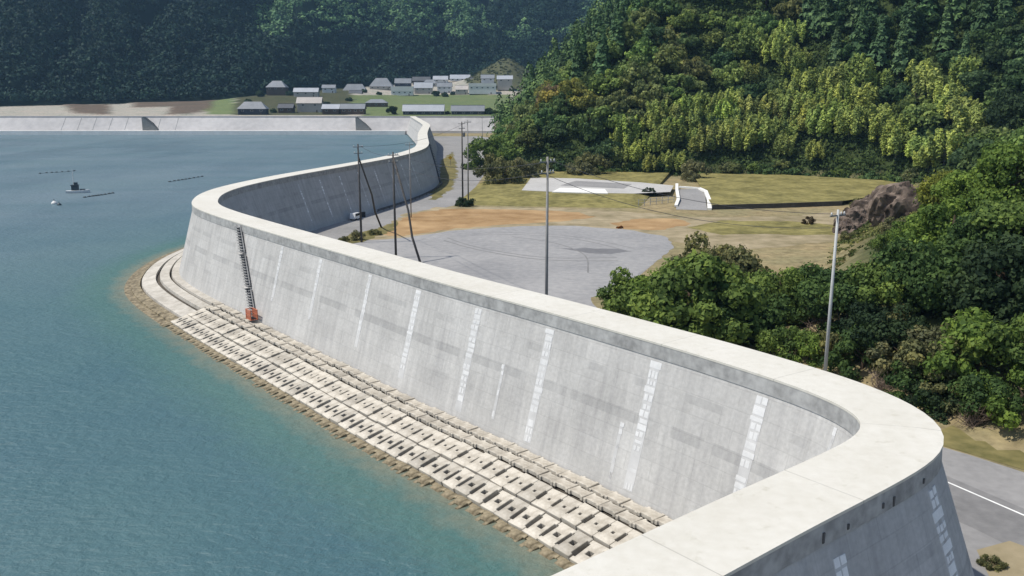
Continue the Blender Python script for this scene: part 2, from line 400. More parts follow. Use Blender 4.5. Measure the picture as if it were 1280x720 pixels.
sheet('orange_soil', [U(*p) for p in [(470, 292), (490, 280), (512, 268), (560, 261), (640, 262), (720, 265), (745, 271), (700, 277), (620, 282), (550, 288), (500, 296)]], 1.03, M['soil'], jit=.9)
sheet('orange_soil', [U(*p) for p in [(762, 279), (800, 273), (850, 274), (862, 281), (830, 288), (780, 287)]], 1.03, M['soil'], jit=.9)
sheet('grass_strip', [U(*p) for p in [(862, 284), (900, 276), (990, 277), (1050, 282), (1045, 294), (960, 293), (900, 294)]], 1.03, M['drygrass'], jit=.9)
sheet('grass_strip', [U(*p) for p in [(425, 300), (440, 292), (470, 286), (500, 276), (492, 288), (462, 300), (440, 305)]], 1.034, M['verge'], jit=.9)
sheet('grass_strip', [U(*p) for p in [(552, 200), (566, 190), (572, 215), (566, 236), (545, 250), (535, 250), (546, 228)]], 1.03, M['verge'], jit=.9)
sheet('roadside_verge', [(37.3, 75.6), (43.5, 68.2), (69, 36), (73, 39), (50, 69), (42, 79)], 1.03, M['verge'])
sheet('dark_patch', [U(*p) for p in [(700, 311), (728, 310), (770, 311), (790, 314), (765, 318), (738, 317), (722, 314)]], 1.03, simple('dark_asphalt', (.15, .15, .155), .9, .15, 1.2), jit=1.1)  # irregular darker patch on the car park
def streak(pts, w, z=1.03):
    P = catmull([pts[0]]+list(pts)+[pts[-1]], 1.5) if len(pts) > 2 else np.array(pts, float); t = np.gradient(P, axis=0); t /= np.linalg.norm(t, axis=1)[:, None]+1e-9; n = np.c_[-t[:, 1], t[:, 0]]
    V = [(*p, z) for p in P-n*w/2]+[(*p, z) for p in P+n*w/2]; k = len(P); o = mesh_obj('wire_shadow_streak', V, [(i, i+1, k+i+1, k+i) for i in range(k-1)], M['streakm']); o['kind'] = 'structure'
M['streakm'] = simple('wire_shadow_paint', (.19, .188, .185), .95, .2, 2.)  # thin dark strips painted for wire shadows and tyre tracks on the lot
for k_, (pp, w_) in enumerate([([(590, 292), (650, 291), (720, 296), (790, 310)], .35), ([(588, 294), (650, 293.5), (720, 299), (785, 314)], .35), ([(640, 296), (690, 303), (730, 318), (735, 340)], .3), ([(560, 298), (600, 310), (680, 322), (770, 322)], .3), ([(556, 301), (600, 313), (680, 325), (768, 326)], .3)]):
    streak([U(*p) for p in pp], w_, 1.03+.004*k_)
# painted white line on the near road
la = U(1203, 611, 1.0); lb = U(1300, 653, 1.0)
dv = np.array(lb)-np.array(la); dv /= np.linalg.norm(dv); nv = np.array([-dv[1], dv[0]])
sheet('worn_lane', [np.array(la)-dv*60+nv*1.1, np.array(lb)+dv*25+nv*1.1, np.array(lb)+dv*25-nv*5.2, np.array(la)-dv*60-nv*5.2] if nv[0] > 0 else [np.array(la)-dv*60-nv*1.1, np.array(lb)+dv*25-nv*1.1, np.array(lb)+dv*25+nv*5.2, np.array(la)-dv*60+nv*5.2], 1.019, simple('worn_lane', (.185, .182, .18), .9, .14, .9, c2=(.235, .23, .225), bmp=.08, big=.1), jit=.12)
sheet('roadside_soil', [U(*p) for p in [(1222, 688), (1262, 676), (1300, 690), (1300, 735), (1240, 735)]], 1.03, M['tan'], jit=.3)
p0 = np.array(la)-dv*70; p1 = np.array(lb)+dv*25
sheet('road_line', [p0-nv*.10, p1-nv*.10, p1+nv*.10, p0+nv*.10], 1.026, M['paint'])
# ------------------------------------------------------------------ seawall
def wall_material():
    m, nt, p = newmat('wall_concrete')
    uv = N(nt, 'ShaderNodeUVMap', uv_map='UVMap'); sx = N(nt, 'ShaderNodeSeparateXYZ'); nt.links.new(uv.outputs[0], sx.inputs[0])
    u, v = sx.outputs[0], sx.outputs[1]
    def uvm(su, sv, off=0.):
        mp = N(nt, 'ShaderNodeMapping'); mp.inputs['Scale'].default_value = (su, sv, 1); mp.inputs['Location'].default_value = (off, off, 0)
        nt.links.new(uv.outputs[0], mp.inputs[0]); return mp.outputs[0]
    nA = noise(nt, uvm(1., .09), 1.1, 5, .65)             # rain streaks running down
    nB = noise(nt, uvm(1, 1), .16, 5, .6)                 # large blotches
    nC = noise(nt, uvm(1, 1), 3.2, 4, .6)                 # fine grain
    base = ramp(nt, nB, [(.34, (.405, .397, .382)), (.66, (.49, .482, .465))])
    base = mixc(nt, 1., base, ramp(nt, nA, [(.32, (.84, .84, .85)), (.55, (1, 1, 1)), (.72, (1.1, 1.1, 1.1))]), 'MULTIPLY')
    base = mixc(nt, 1., base, ramp(nt, nC, [(.35, .92), (.65, 1.06)]), 'MULTIPLY')
    br = N(nt, 'ShaderNodeTexBrick'); br.offset = 0.5; br.inputs['Scale'].default_value = 1.; br.inputs['Brick Width'].default_value = 2.6; br.inputs['Row Height'].default_value = 1.45
    br.inputs['Mortar Size'].default_value = .035; br.inputs['Color1'].default_value = (.92, .92, .92, 1); br.inputs['Color2'].default_value = (1.04, 1.04, 1.04, 1); br.inputs['Mortar'].default_value = (.80, .80, .80, 1)
    nt.links.new(uv.outputs[0], br.inputs['Vector']); base = mixc(nt, .5, base, mixc(nt, 1., base, br.outputs[0], 'MULTIPLY'))
    # stained lift in the middle of the face, broken into dashes
    def lift(vc, half, thr, k, seed):
        dvv = math_n(nt, 'ABSOLUTE', math_n(nt, 'SUBTRACT', v, vc)); mk = math_n(nt, 'LESS_THAN', dvv, half)
        nn = noise(nt, uvm(1, .01, seed), .22, 2, .5); n2 = noise(nt, uvm(1, .4, seed+9), 1.5, 4, .6)
        e = ramp(nt, nn, [(thr, 0.), (thr+.05, 1.)]); f = math_n(nt, 'MULTIPLY', math_n(nt, 'MULTIPLY', mk, e), ramp(nt, n2, [(.25, .35), (.6, 1.)]))
        return math_n(nt, 'MULTIPLY', f, k)
    for a_ in ((7.0, .42, .42, .36, 0.), (9.75, .3, .5, .28, 31.), (4.3, .3, .56, .22, 57.)):
        base = mixc(nt, lift(*a_), base, (.20, .20, .20))
    # pale lime wash near the foot
    ft = ramp(nt, math_n(nt, 'ADD', math_n(nt, 'MULTIPLY', v, .16), math_n(nt, 'MULTIPLY', nB, .5)), [(.25, .35), (.75, 0.)])
    base = mixc(nt, ft, base, (.46, .455, .43))
    nt.links.new(base, p.inputs['Base Color']); p.inputs['Roughness'].default_value = .9; p.inputs['Specular IOR Level'].default_value = .2
    bump(nt, p, math_n(nt, 'ADD', nC, br.outputs['Fac']), .25, .04)
    return m
M['wall'] = wall_material()
def strip_mesh(name, prof, rng_, mat, parent, step=1, closed=False):
    """sweep a list of (offset, z) along the wall's centre line, UV = (run length, slope height) in metres"""
    idx = np.arange(rng_[0], rng_[1], step)
    rows = [np.c_[offs(o)[idx], np.full(len(idx), z)] for o, z in prof]
    V = np.concatenate(rows); n = len(idx); fs = []; uvs = []
    vv = np.r_[0, np.cumsum([math.hypot(prof[i+1][0]-prof[i][0], prof[i+1][1]-prof[i][1]) for i in range(len(prof)-1)])]
    for r in range(len(prof)-1):
        for i in range(n-1):
            fs.append((r*n+i, r*n+i+1, (r+1)*n+i+1, (r+1)*n+i)); a0, a1 = ARC[idx[i]], ARC[idx[i+1]]
            uvs += [(a0, vv[r]), (a1, vv[r]), (a1, vv[r+1]), (a0, vv[r+1])]
    o = mesh_obj(name, V, fs, mat, parent); ul = o.data.uv_layers.new(name='UVMap'); ul.data.foreach_set('uv', np.array(uvs, np.float32).ravel())
    return o
wall = thing('seawall', 'tall pale grey concrete seawall with a white crest, curving in an S along the water', 'seawall', (0, 0, 0))
def crest_joints():
    m = M['crest']; nt = m.node_tree; p = nt.nodes['Principled BSDF']; uv = N(nt, 'ShaderNodeUVMap', uv_map='UVMap'); sx = N(nt, 'ShaderNodeSeparateXYZ'); nt.links.new(uv.outputs[0], sx.inputs[0])
    f = math_n(nt, 'FRACT', math_n(nt, 'DIVIDE', sx.outputs[0], 10.4)); e = math_n(nt, 'LESS_THAN', f, .0045)
    mp = N(nt, 'ShaderNodeMapping'); mp.inputs['Scale'].default_value = (1, 1, 1); nt.links.new(uv.outputs[0], mp.inputs[0]); st_ = noise(nt, mp.outputs[0], .9, 6, .7)
    src = p.inputs['Base Color'].links[0].from_socket; c = mixc(nt, 1., src, ramp(nt, st_, [(.26, (.80, .79, .74)), (.42, (1, 1, 1))]), 'MULTIPLY'); c = mixc(nt, math_n(nt, 'MULTIPLY', e, .55), c, (.22, .21, .19)); nt.links.new(c, p.inputs['Base Color'])
crest_joints()
def face(o):
    bm = bmesh.new(); bm.from_mesh(o.data); bmesh.ops.recalc_face_normals(bm, faces=bm.faces[:]); bm.to_mesh(o.data); bm.free()
ob = strip_mesh('sea_face', [(S_FOOT-.3, .9), (S_FOOT, ZF), (S_BAND, ZB)], (0, NC), M['wall'], wall)
ob = strip_mesh('land_face', [(L_FOOT+.2, .3), (L_FOOT, ZL), (L_BAND, ZB)], (0, NC), M['wall'], wall)
M['band'] = simple('coping_concrete', (.30, .30, .295), .9, .2, 1.6, c2=(.42, .42, .41), bmp=.2, big=.25)
strip_mesh('coping', [(S_BAND, ZB-.002), (S_TOP-.16, ZB+.0), (S_TOP-.1, ZT)], (0, NC), M['band'], wall)
strip_mesh('coping', [(L_BAND, ZB-.002), (L_TOP+.16, ZB+.0), (L_TOP+.1, ZT)], (0, NC), M['band'], wall)
strip_mesh('crest', [(S_TOP-.13, ZT-.1), (S_TOP-.13, ZT+.06), (L_TOP+.13, ZT+.06), (L_TOP+.13, ZT-.1)], (0, NC), M['crest'], wall)
def fp(u, side, z, lift=0.):
    """point on the wall face at run index u (float), height z"""
    if side < 0: a, b, z0, z1 = S_FOOT, S_BAND, ZF, ZB
    else: a, b, z0, z1 = L_FOOT, L_BAND, ZL, ZB
    t = (z-z0)/(z1-z0); oa = OFFC[(side, 0)]; obb = OFFC[(side, 1)]; ii = np.arange(NC)
    A = np.array([np.interp(u, ii, oa[:, 0]), np.interp(u, ii, oa[:, 1])]); B = np.array([np.interp(u, ii, obb[:, 0]), np.interp(u, ii, obb[:, 1])])
    p = A*(1-t)+B*t; n = np.array([np.interp(u, ii, NR[:, 0]), np.interp(u, ii, NR[:, 1])])*side
    sl = abs(a-b)/(z1-z0); nn = np.array([n[0], n[1], sl]); nn /= np.linalg.norm(nn)
    return Vector((p[0], p[1], z))+Vector(nn)*lift
OFFC = {(-1, 0): offs(S_FOOT), (-1, 1): offs(S_BAND), (1, 0): offs(L_FOOT), (1, 1): offs(L_BAND)}
def plate(mb, u0, u1, side, z0, z1, t=.035):
    q = [fp(u0, side, z0, -.03), fp(u1, side, z0, -.03), fp(u1, side, z1, -.03), fp(u0, side, z1, -.03), fp(u0, side, z0, t), fp(u1, side, z0, t), fp(u1, side, z1, t), fp(u0, side, z1, t)]
    mb.add(q, [(3, 2, 1, 0), (4, 5, 6, 7), (0, 1, 5, 4), (1, 2, 6, 5), (2, 3, 7, 6), (3, 0, 4, 7)])
def u_at(px, py, z=12.4, lo=0, hi=NC): x, y = U(px, py, z); return near_u(x, y, lo, hi)
rp = random.Random(3)
def patch_column(u, side, ztop, zbot, w=.95, dens=1.):
    mb = MB(); z = ztop; fade = 0
    while z > zbot:
        h = rp.uniform(.32, .62); prog = (ztop-z)/max(.1, ztop-zbot)
        if rp.random() < dens*(1.05-.55*prog):
            ww = w*rp.uniform(.72, 1.05)*(1-.3*prog); k = rp.uniform(-.08, .08)
            nb = rp.choice((1, 1, 2, 2, 3)); ed = np.linspace(-ww/2, ww/2, nb+1)
            for j in range(nb):
                g = .05 if nb > 1 else 0
                plate(mb, u+k+ed[j]+g, u+k+ed[j+1]-g, side, z-h*rp.uniform(.85, 1), z-rp.uniform(0, .08), rp.uniform(.02, .035))
        z -= h+rp.uniform(.06, .16)
    nf = len(mb.f); plate(mb, u-w*.42, u+w*.42, side, zbot+.1, ztop, .012)
    o = mb.build('joint_patch', M['patch'] if side < 0 else M['shadepatch'], wall); o.data.materials.append(M['joint'])
    for f in o.data.polygons[nf:]: f.material_index = 1
half = NC//2
for px, py, zb in [(357, 306, 5.5), (403, 321, 5.0), (458, 340, 4.0), (522, 358, 3.0), (603, 381, 2.4), (695, 406, 2.4), (815, 446, 2.3), (965, 490, 2.5)]:
    patch_column(u_at(px, py), -1, 12.1, zb, .8 if px < 480 else 1.15)
for px, py, zb, zt in [(1062, 536, 6, 12.1), (690, 440, 3, 8.), (945, 470, 3, 7.)]:
    patch_column(u_at(px, py, zt), -1, zt, zb, .4, .7)
un = near_u(22, 47)
patch_column(near_u(20.6, 43.6), 1, 12.0, 1.2, 1.15); patch_column(near_u(13.0, 37.6), 1, 11.6, 1.2, 1.15); patch_column(near_u(4.5, 30.6), 1, 11.8, 1.2, .8)
uf = near_u(-51, 202)
for k in range(8): patch_column(uf+k*10.4, 1, 11.5, 2.5, .7, .55)
# dark drain slots under the coping of the near landward face
for k, (px, py) in enumerate([(1003, 665), (1035, 655), (1080, 633), (1096, 622), (1150, 600)]):
    u = near_u(*[float(c) for c in U(px, py, 12.6)], lo=0, hi=un+4)
    mb = MB(); p = offs(L_TOP+.15)[u]; t = TAN[u]
    mb.box((p[0], p[1], 12.75-.1*(k % 2)), (.13, .1, .26 if k % 3 else .5), math.atan2(t[1], t[0])); mb.build('drain_slot', M['slotm'], wall)
# ------------------------------------------------------------------ revetment at the wall's foot
M['block'] = simple('block_concrete', (.40, .36, .295), .92, .16, 1.9, c2=(.57, .53, .455), bmp=.4, big=.35)
nt_ = M['block'].node_tree; oi_ = nt_.nodes.new('ShaderNodeObjectInfo'); p_b = nt_.nodes['Principled BSDF']; src_ = p_b.inputs['Base Color'].links[0].from_socket
nt_.links.new(mixc(nt_, 1., src_, ramp(nt_, oi_.outputs['Random'], [(0, .74), (.3, .95), (1, 1.06)]), 'MULTIPLY'), p_b.inputs['Base Color'])
M['wetblock'] = simple('weedy_concrete', (.13, .105, .06), .8, .4, 1.8, c2=(.30, .25, .165), bmp=.5, big=.5)
M['berm'] = simple('berm_concrete', (.42, .39, .335), .92, .2, 1.3, c2=(.52, .49, .435), bmp=.3, big=.3)
M['gap'] = simple('dark_gravel', (.075, .065, .052), .95, .4, 2.)  # dark bed seen through the block slots and step seams
rev = thing('revetment', 'stepped pale concrete revetment curving along the foot of the seawall', 'revetment')
r0, r1 = 0, near_u(-56, 176)+26; rs = near_u(-38, 127)
strip_mesh('apron', [(-4.7, 1.62), (-7.6, 1.45), (-7.65, 1.1), (-12.6, -.02), (-15.2, -.75), (-17, -2.)], (0, rs+2), M['gap'], rev)
strip_mesh('berm', [(-4.7, 1.95), (-6.2, 1.9), (-6.25, 1.5)], (rs, r1), M['berm'], rev)
strip_mesh('lower_step', [(-6.55, 1.3), (-6.6, 1.72), (-8.1, 1.62), (-8.15, 1.1)], (rs, r1), M['berm'], rev)
strip_mesh('lower_step', [(-8.75, .9), (-8.8, 1.32), (-11.0, .86), (-11.05, .4)], (rs, r1), M['berm'], rev)
strip_mesh('lower_step', [(-11.25, .3), (-11.3, .68), (-12.7, .42), (-12.75, .0)], (rs, r1), M['wetblock'], rev)
strip_mesh('dark_seam', [(-6.1, 1.25), (-6.8, 1.2), (-8.0, 1.1), (-9.0, .75), (-11.0, .3), (-11.6, .1)], (rs, r1), M['gap'], rev)
strip_mesh('weedy_toe', [(-12.6, .2), (-13.2, .12), (-14.4, -.12), (-16, -1.4)], (rs, r1), M['wetblock'], rev)
def grid_block(xe, ye, holes, th):
    mb = bmesh.new(); nx, ny = len(xe)-1, len(ye)-1; g = [[mb.verts.new((x, y, 0)) for y in ye] for x in xe]; fs = []
    for i in range(nx):
        for j in range(ny):
            if (i, j) not in holes: fs.append(mb.faces.new((g[i][j], g[i+1][j], g[i+1][j+1], g[i][j+1])))
    bmesh.ops.delete(mb, geom=[v for v in mb.verts if not v.link_faces], context='VERTS')
    r = bmesh.ops.extrude_face_region(mb, geom=fs); bmesh.ops.translate(mb, verts=[e for e in r['geom'] if isinstance(e, bmesh.types.BMVert)], vec=(0, 0, th))
    bmesh.ops.recalc_face_normals(mb, faces=mb.faces[:])
    ed = [e for e in mb.edges if len(e.link_faces) == 2 and e.calc_face_angle(0) > .5]
    bmesh.ops.bevel(mb, geom=ed, offset=.035, segments=1, affect='EDGES')
    me = bpy.data.meshes.new('armour_block'); mb.to_mesh(me); mb.free(); return me
B1 = grid_block([-.84, -.66, -.27, .27, .66, .84], [-1.2, -.8, -.22, .22, .8, 1.2], {(2, 2), (0, 1), (0, 2), (0, 3), (4, 1), (4, 2), (4, 3)}, .6)
B2 = grid_block([-.83, -.55, .55, .83], [-.62, -.48, .48, .62], {(1, 0), (1, 2)}, .36)
B3 = grid_block([-.84, -.69, -.3, -.13, .13, .3, .69, .84], [-1.2, -.55, -.13, .13, .55, 1.2], {(0, 1), (0, 2), (0, 3), (6, 1), (6, 2), (6, 3), (3, 2)}, .6); B3.materials.append(M['block'])
B1.materials.append(M['block']); B2.materials.append(M['block'])
B1w = B1.copy(); B1w.materials.clear(); B1w.materials.append(M['wetblock'])
ROWS = [('armour_block', B2, -5.75, 1.66, .0, 'flat pale concrete block in the top row against the seawall foot', 'top row of revetment blocks', 0.),
        ('armour_block', B2, -7.08, 1.52, .0, 'flat pale concrete block in the second row below the seawall', 'second row of revetment blocks', .85),
        ('armour_block', B3, -8.95, .97, .22, 'pale concrete block with a small pin hole in the middle sloping row', 'upper sloping revetment blocks', .4),
        ('armour_block', B1, -11.45, .36, .24, 'cream concrete block with a square hole in the sloping row above the tide line', 'lower sloping revetment blocks', 0.),
        ('armour_block', B1w, -13.7, -.47, .27, 'brown weed-covered concrete block lying at the water line', 'weedy revetment blocks at the tide line', .85)]
ub0 = near_u(17, 59.5)
jr = random.Random(5)
for nm, mesh, off, z, tilt, lab, grp, ph in ROWS:
    P = offs(off); s = ARC[ub0]+ph
    # walk along the row's own length so blocks keep one pitch
    seg = np.linalg.norm(np.diff(P, axis=0), axis=1); L = np.r_[0, np.cumsum(seg)]
    l = L[ub0]+ph; end = L[rs+1]
    while l < end:
        x = np.interp(l, L, P[:, 0]); y = np.interp(l, L, P[:, 1]); i = int(np.interp(l, L, np.arange(NC)))
        o = link(bpy.data.objects.new(nm, mesh)); t = TAN[i]
        rot = Matrix.Rotation(math.atan2(t[1], t[0]), 4, 'Z') @ Matrix.Rotation(-tilt+jr.uniform(-.035, .035), 4, 'X') @ Matrix.Rotation(jr.uniform(-.05, .05), 4, 'Z')
        o.matrix_world = Matrix.Translation((x, y, z-.12*(mesh is not B2)+jr.uniform(-.09, .09))) @ rot
        tag(o, lab, 'concrete block', grp); l += 1.72
# ------------------------------------------------------------------ stair on the sea face and orange gate
tx, ty = U(293, 283, 13.2); u0 = near_u(tx, ty)+1; bx, by = U(321, 394, 2.4); u1 = near_u(bx, by)
st = thing('access_stair', 'steep dark steel stair in three flights climbing the sea face of the seawall', 'stair', fp(u1, -1, ZF, .3))
ori = Vector(st.location)
def stair_pt(t, w, lift): z = 12.9*(1-t)+2.2*t; return fp(u0*(1-t)+u1*t+w, -1, z, lift)-ori
for a, b in ((0, .29), (.33, .66), (.71, .98)):
    fl = MB()
    for w in (-.72, .72): fl.tube([stair_pt(a, w, .22), stair_pt(b, w, .22)], .09, 6)
    ql = [stair_pt(a, -.7, .08), stair_pt(a, .7, .08), stair_pt(b, .7, .08), stair_pt(b, -.7, .08)]; fl.add(ql+[q+Vector((0, 0, -.12)) for q in ql], [(0, 1, 2, 3), (7, 6, 5, 4), (0, 4, 5, 1), (1, 5, 6, 2), (2, 6, 7, 3), (3, 7, 4, 0)])
    n = int((b-a)*34)
    for k in range(n+1):
        t = a+(b-a)*k/n; p = stair_pt(t, 0, .24); tt = TAN[int(u0*(1-t)+u1*t)]
        fl.box(p, (1.44, .62, .1), math.atan2(tt[1], tt[0]))
    fo = fl.build('flight', M['stairm'], st)
    ra = MB()
    for w in (-.76, .76):
        up = Vector((0, 0, .3)); ra.tube([stair_pt(a, w, .25)+up, stair_pt(b, w, .25)+up], .05, 6)
        for k in range(4): t = a+(b-a)*k/3; ra.tube([stair_pt(t, w, .22), stair_pt(t, w, .25)+up], .04, 5)
    ra.build('railing', M['stairm'], fo)
for t in (.31, .685):
    mb = MB(); tt = TAN[int(u0*(1-t)+u1*t)]; mb.box(stair_pt(t, 0, .45), (1.3, 1.0, .1), math.atan2(tt[1], tt[0])); mb.build('landing', M['concrete'], st)
GS = .8; tt = TAN[u1]; ga = math.atan2(tt[1], tt[0]); gp = fp(u1-1.2, -1, 2.05, .9)
gt = thing('safety_gate', 'bright orange steel gate cage at the bottom of the seawall stair', 'gate', gp, ga)
mb = MB()
for x in (-.9, .9):
    for y in (-.55, .55): mb.box((x, y, .95), (.12, .12, 1.9))
for z in (.15, 1.0, 1.85):
    mb.box((0, -.55, z), (1.68, .1, .1)); mb.box((0, .55, z), (1.68, .1, .1)); mb.box((-.9, 0, z), (.1, .98, .1)); mb.box((.9, 0, z), (.1, .98, .1))
mb.build('frame', M['orange'], gt)
for y in (-.56, .56):
    mb = MB()
    for k in range(7): mb.box((-.66+k*.22, y, .95), (.13, .03, 1.58))
    mb.build('panel', M['orange'], gt)
mb = MB(); mb.box((0, 0, .18), (1.5, .9, .3)); mb.build('dark_base', M['darkplastic'], gt); gt.scale = (.85, .85, .75)
# ------------------------------------------------------------------ far seawall
fw = thing('far_seawall', 'long pale seawall running straight across the far end of the bay', 'seawall', (-300, 700, 0))
FX0, FX1 = -900-(-300), -14-(-300)
prof = [(-16.5, -1.), (-16.0, .9), (-14.6, 1.0), (-14.2, 3.0), (-11.5, 3.4), (-2.2, 12.4), (-2.2, 13.6), (2.2, 13.6), (6, .9), (6.2, -.5)]
nxs = np.linspace(FX0, FX1, 60)
V = [(x, y, z) for y, z in prof for x in nxs]; n = len(nxs)
fs = [(r*n+i, r*n+i+1, (r+1)*n+i+1, (r+1)*n+i) for r in range(len(prof)-1) for i in range(n-1)]
fs += [tuple(r*n for r in range(len(prof))), tuple(r*n+n-1 for r in reversed(range(len(prof))))]
ob = mesh_obj('wall_body', V, fs, simple('far_wall_concrete', (.40, .39, .385), .9, .12, .25, c2=(.49, .475, .465), bmp=.1, big=.1), fw)
mb = MB(); mb.box(((FX0+(-82+300))/2, -15.6, 1.2), (-82+300-FX0, 3.2, 3.6)); mb.build('toe_kerb', M['whitec'], fw)
for px in (78, 98, 117, 137, 157, 198, 220):
    x = at_y(px, 152, 692)[0]+300; mb = MB()
    a, b = Vector((x, -11.45, 3.5)), Vector((x, -2.25, 12.45)); mb.tube([a, b], .2, 4); mb.build('joint_strip', M['steel'], fw)
for px, sgn in ((180, 1), (446, 1)):
    x = at_y(px, 152, 690)[0]+300; mb = MB(); nst = 12
    for k in range(nst):
        z1_ = 13.4-k*.8; mb.box((x+k*.95, -9.5-.0*k, (z1_+2.9)/2), (.95, 7-.42*k*0, z1_-2.9))
    mb.build('stair', simple('stair_concrete', (.22, .215, .2), .9, .2, .8), fw)
# ------------------------------------------------------------------ raised plateau, pad, ramp, fences, low walls
def prism(name, pts, z0, z1, mat, parent=None, inset=0.):
    pts = [np.array(p, float) for p in pts]; c = np.mean(pts, axis=0); n = len(pts)
    top = [p+(c-p)/np.linalg.norm(c-p)*inset for p in pts]
    V = [(p[0], p[1], z0) for p in pts]+[(p[0], p[1], z1) for p in top]
    fs = [tuple(range(n, 2*n))]+[(i, (i+1) % n, n+(i+1) % n, n+i) for i in range(n)]
    o = mesh_obj(name, V, fs, mat, parent); face(o)
    return o
PZ = 2.3
ft = [U(*p) for p in [(566, 257), (640, 258.5), (720, 260), (798, 261)]]; bk = [(-2, 343), (22, 341), (60, 337), (72, 334)]
bt = [U(*p, PZ) for p in [(612, 236), (650, 241), (720, 243), (790, 245)]]
V = [(p[0], p[1], .9) for p in ft]+[(p[0], p[1], PZ) for p in bt]+[(-6, 330, PZ), (-2, 341, PZ), (22, 339, PZ), (60, 336, PZ)]
V += [(60, 336, .9), (-12, 300, .9)]
o = mesh_obj('grass_bank', V, [(0, 1, 5, 4), (1, 2, 6, 5), (2, 3, 7, 6), (4, 5, 6, 7, 11, 10, 9, 8), (3, 12, 11, 7), (0, 4, 8, 13)], M['drygrass']); o['kind'] = 'structure'
sheet('concrete_pad', [U(*p, PZ) for p in [(652, 238), (720, 241), (792, 242), (838, 240), (842, 232), (800, 228), (720, 223), (664, 222)]], PZ+.03, M['concrete'])
sheet('pad_lane', [U(*p, PZ) for p in [(700, 232), (780, 236), (790, 230), (720, 226)]], PZ+.045, M['roadm'])
o = prism('concrete_slab', [U(*p, PZ) for p in [(690, 241), (760, 243), (756, 237.5), (700, 236)]], PZ+.06, PZ+.35, M['whitec']); tag(o, 'long low white concrete slab lying on the grey pad behind the grass bank', 'slab')
# the raised field to the right of the ramp with its low dark retaining wall
fe = [U(890, 262, 1.), U(970, 260, 1.), U(1052, 257, 1.)]
fb = [(128, 306), (100, 327), (68, 334)]
V = [(p[0], p[1], .9) for p in fe]+[(p[0], p[1]+.3, 2.2) for p in fe]+[(134, 282, 2.2)]+[(p[0], p[1], 2.2) for p in fb]
o = mesh_obj('grass_field', V, [(0, 1, 4, 3), (1, 2, 5, 4), (3, 4, 5, 6, 7, 8, 9)], M['drygrass']); o['kind'] = 'structure'
mb = MB()
for i in range(2):
    a, b = np.array(fe[i]), np.array(fe[i+1]); c = (a+b)/2; mb.box((c[0], c[1]-.1, 1.55), (np.linalg.norm(b-a), .3, 1.5), math.atan2(b[1]-a[1], b[0]-a[0]))
tag(mb.build('retaining_wall', M['darkwall']), 'low dark retaining wall along the front of the dry grass field', 'wall')
# ramp with white kerbs
rampq = [U(845, 262, 1.), U(884, 263, 1.), U(880, 236, PZ), U(848, 237, PZ)]
V = [(rampq[0][0], rampq[0][1], 1.05), (rampq[1][0], rampq[1][1], 1.05), (rampq[2][0], rampq[2][1], PZ+.08), (rampq[3][0], rampq[3][1], PZ+.08)]
o = mesh_obj('ramp', V, [(0, 1, 2, 3)], M['roadm']); o['kind'] = 'structure'
kb = thing('white_kerb', 'bright white kerb arching round the head of the grey entrance ramp', 'kerb', (rampq[0][0], rampq[0][1], 1.0))
def kerb(path, wd, name):
    mb = MB(); o0 = Vector(kb.location)
    for i in range(len(path)-1):
        a = Vector(path[i]); b = Vector(path[i+1]); d = b-a; L = d.length; c = (a+b)/2-o0
        m = Matrix.Rotation(math.atan2(d.y, d.x), 3, 'Z') @ Matrix.Rotation(-math.asin(d.z/L), 3, 'Y'); mb.box(c+Vector((0, 0, .2)), (L+wd*.5, wd, .55), M=m)
    mb.build(name, M['whitec'], kb)
def P3(px, py, z): x, y = U(px, py, z); return (x, y, z)
kerb([P3(845, 258, 1.2), P3(848, 250, 1.8), P3(846, 238, PZ), P3(846, 231, PZ)], .9, 'left_kerb')
kerb([P3(887, 262, 1.1), P3(886, 250, 1.8), P3(882, 240, PZ), P3(874, 236.2, PZ), P3(850, 234.6, PZ)], 1.1, 'arch_kerb')
# fence on the bank
fn = thing('rail_fence', 'low grey post and rail fence beside the white kerbed ramp', 'fence', (*U(822, 252, 1.), 1.0)); o0 = Vector(fn.location); mb = MB()
fpts = [Vector(P3(798+k*7.4, 258-k*.9, 1.0))-o0 for k in range(7)]
for z in (.9, 1.7): mb.tube([p+Vector((0, 0, z)) for p in fpts], .07, 5)
mb.build('rail', M['concrete'], fn)
for p in fpts: m2 = MB(); m2.box(p+Vector((0, 0, 1.)), (.16, .16, 2.)); m2.build('post', M['concrete'], fn)
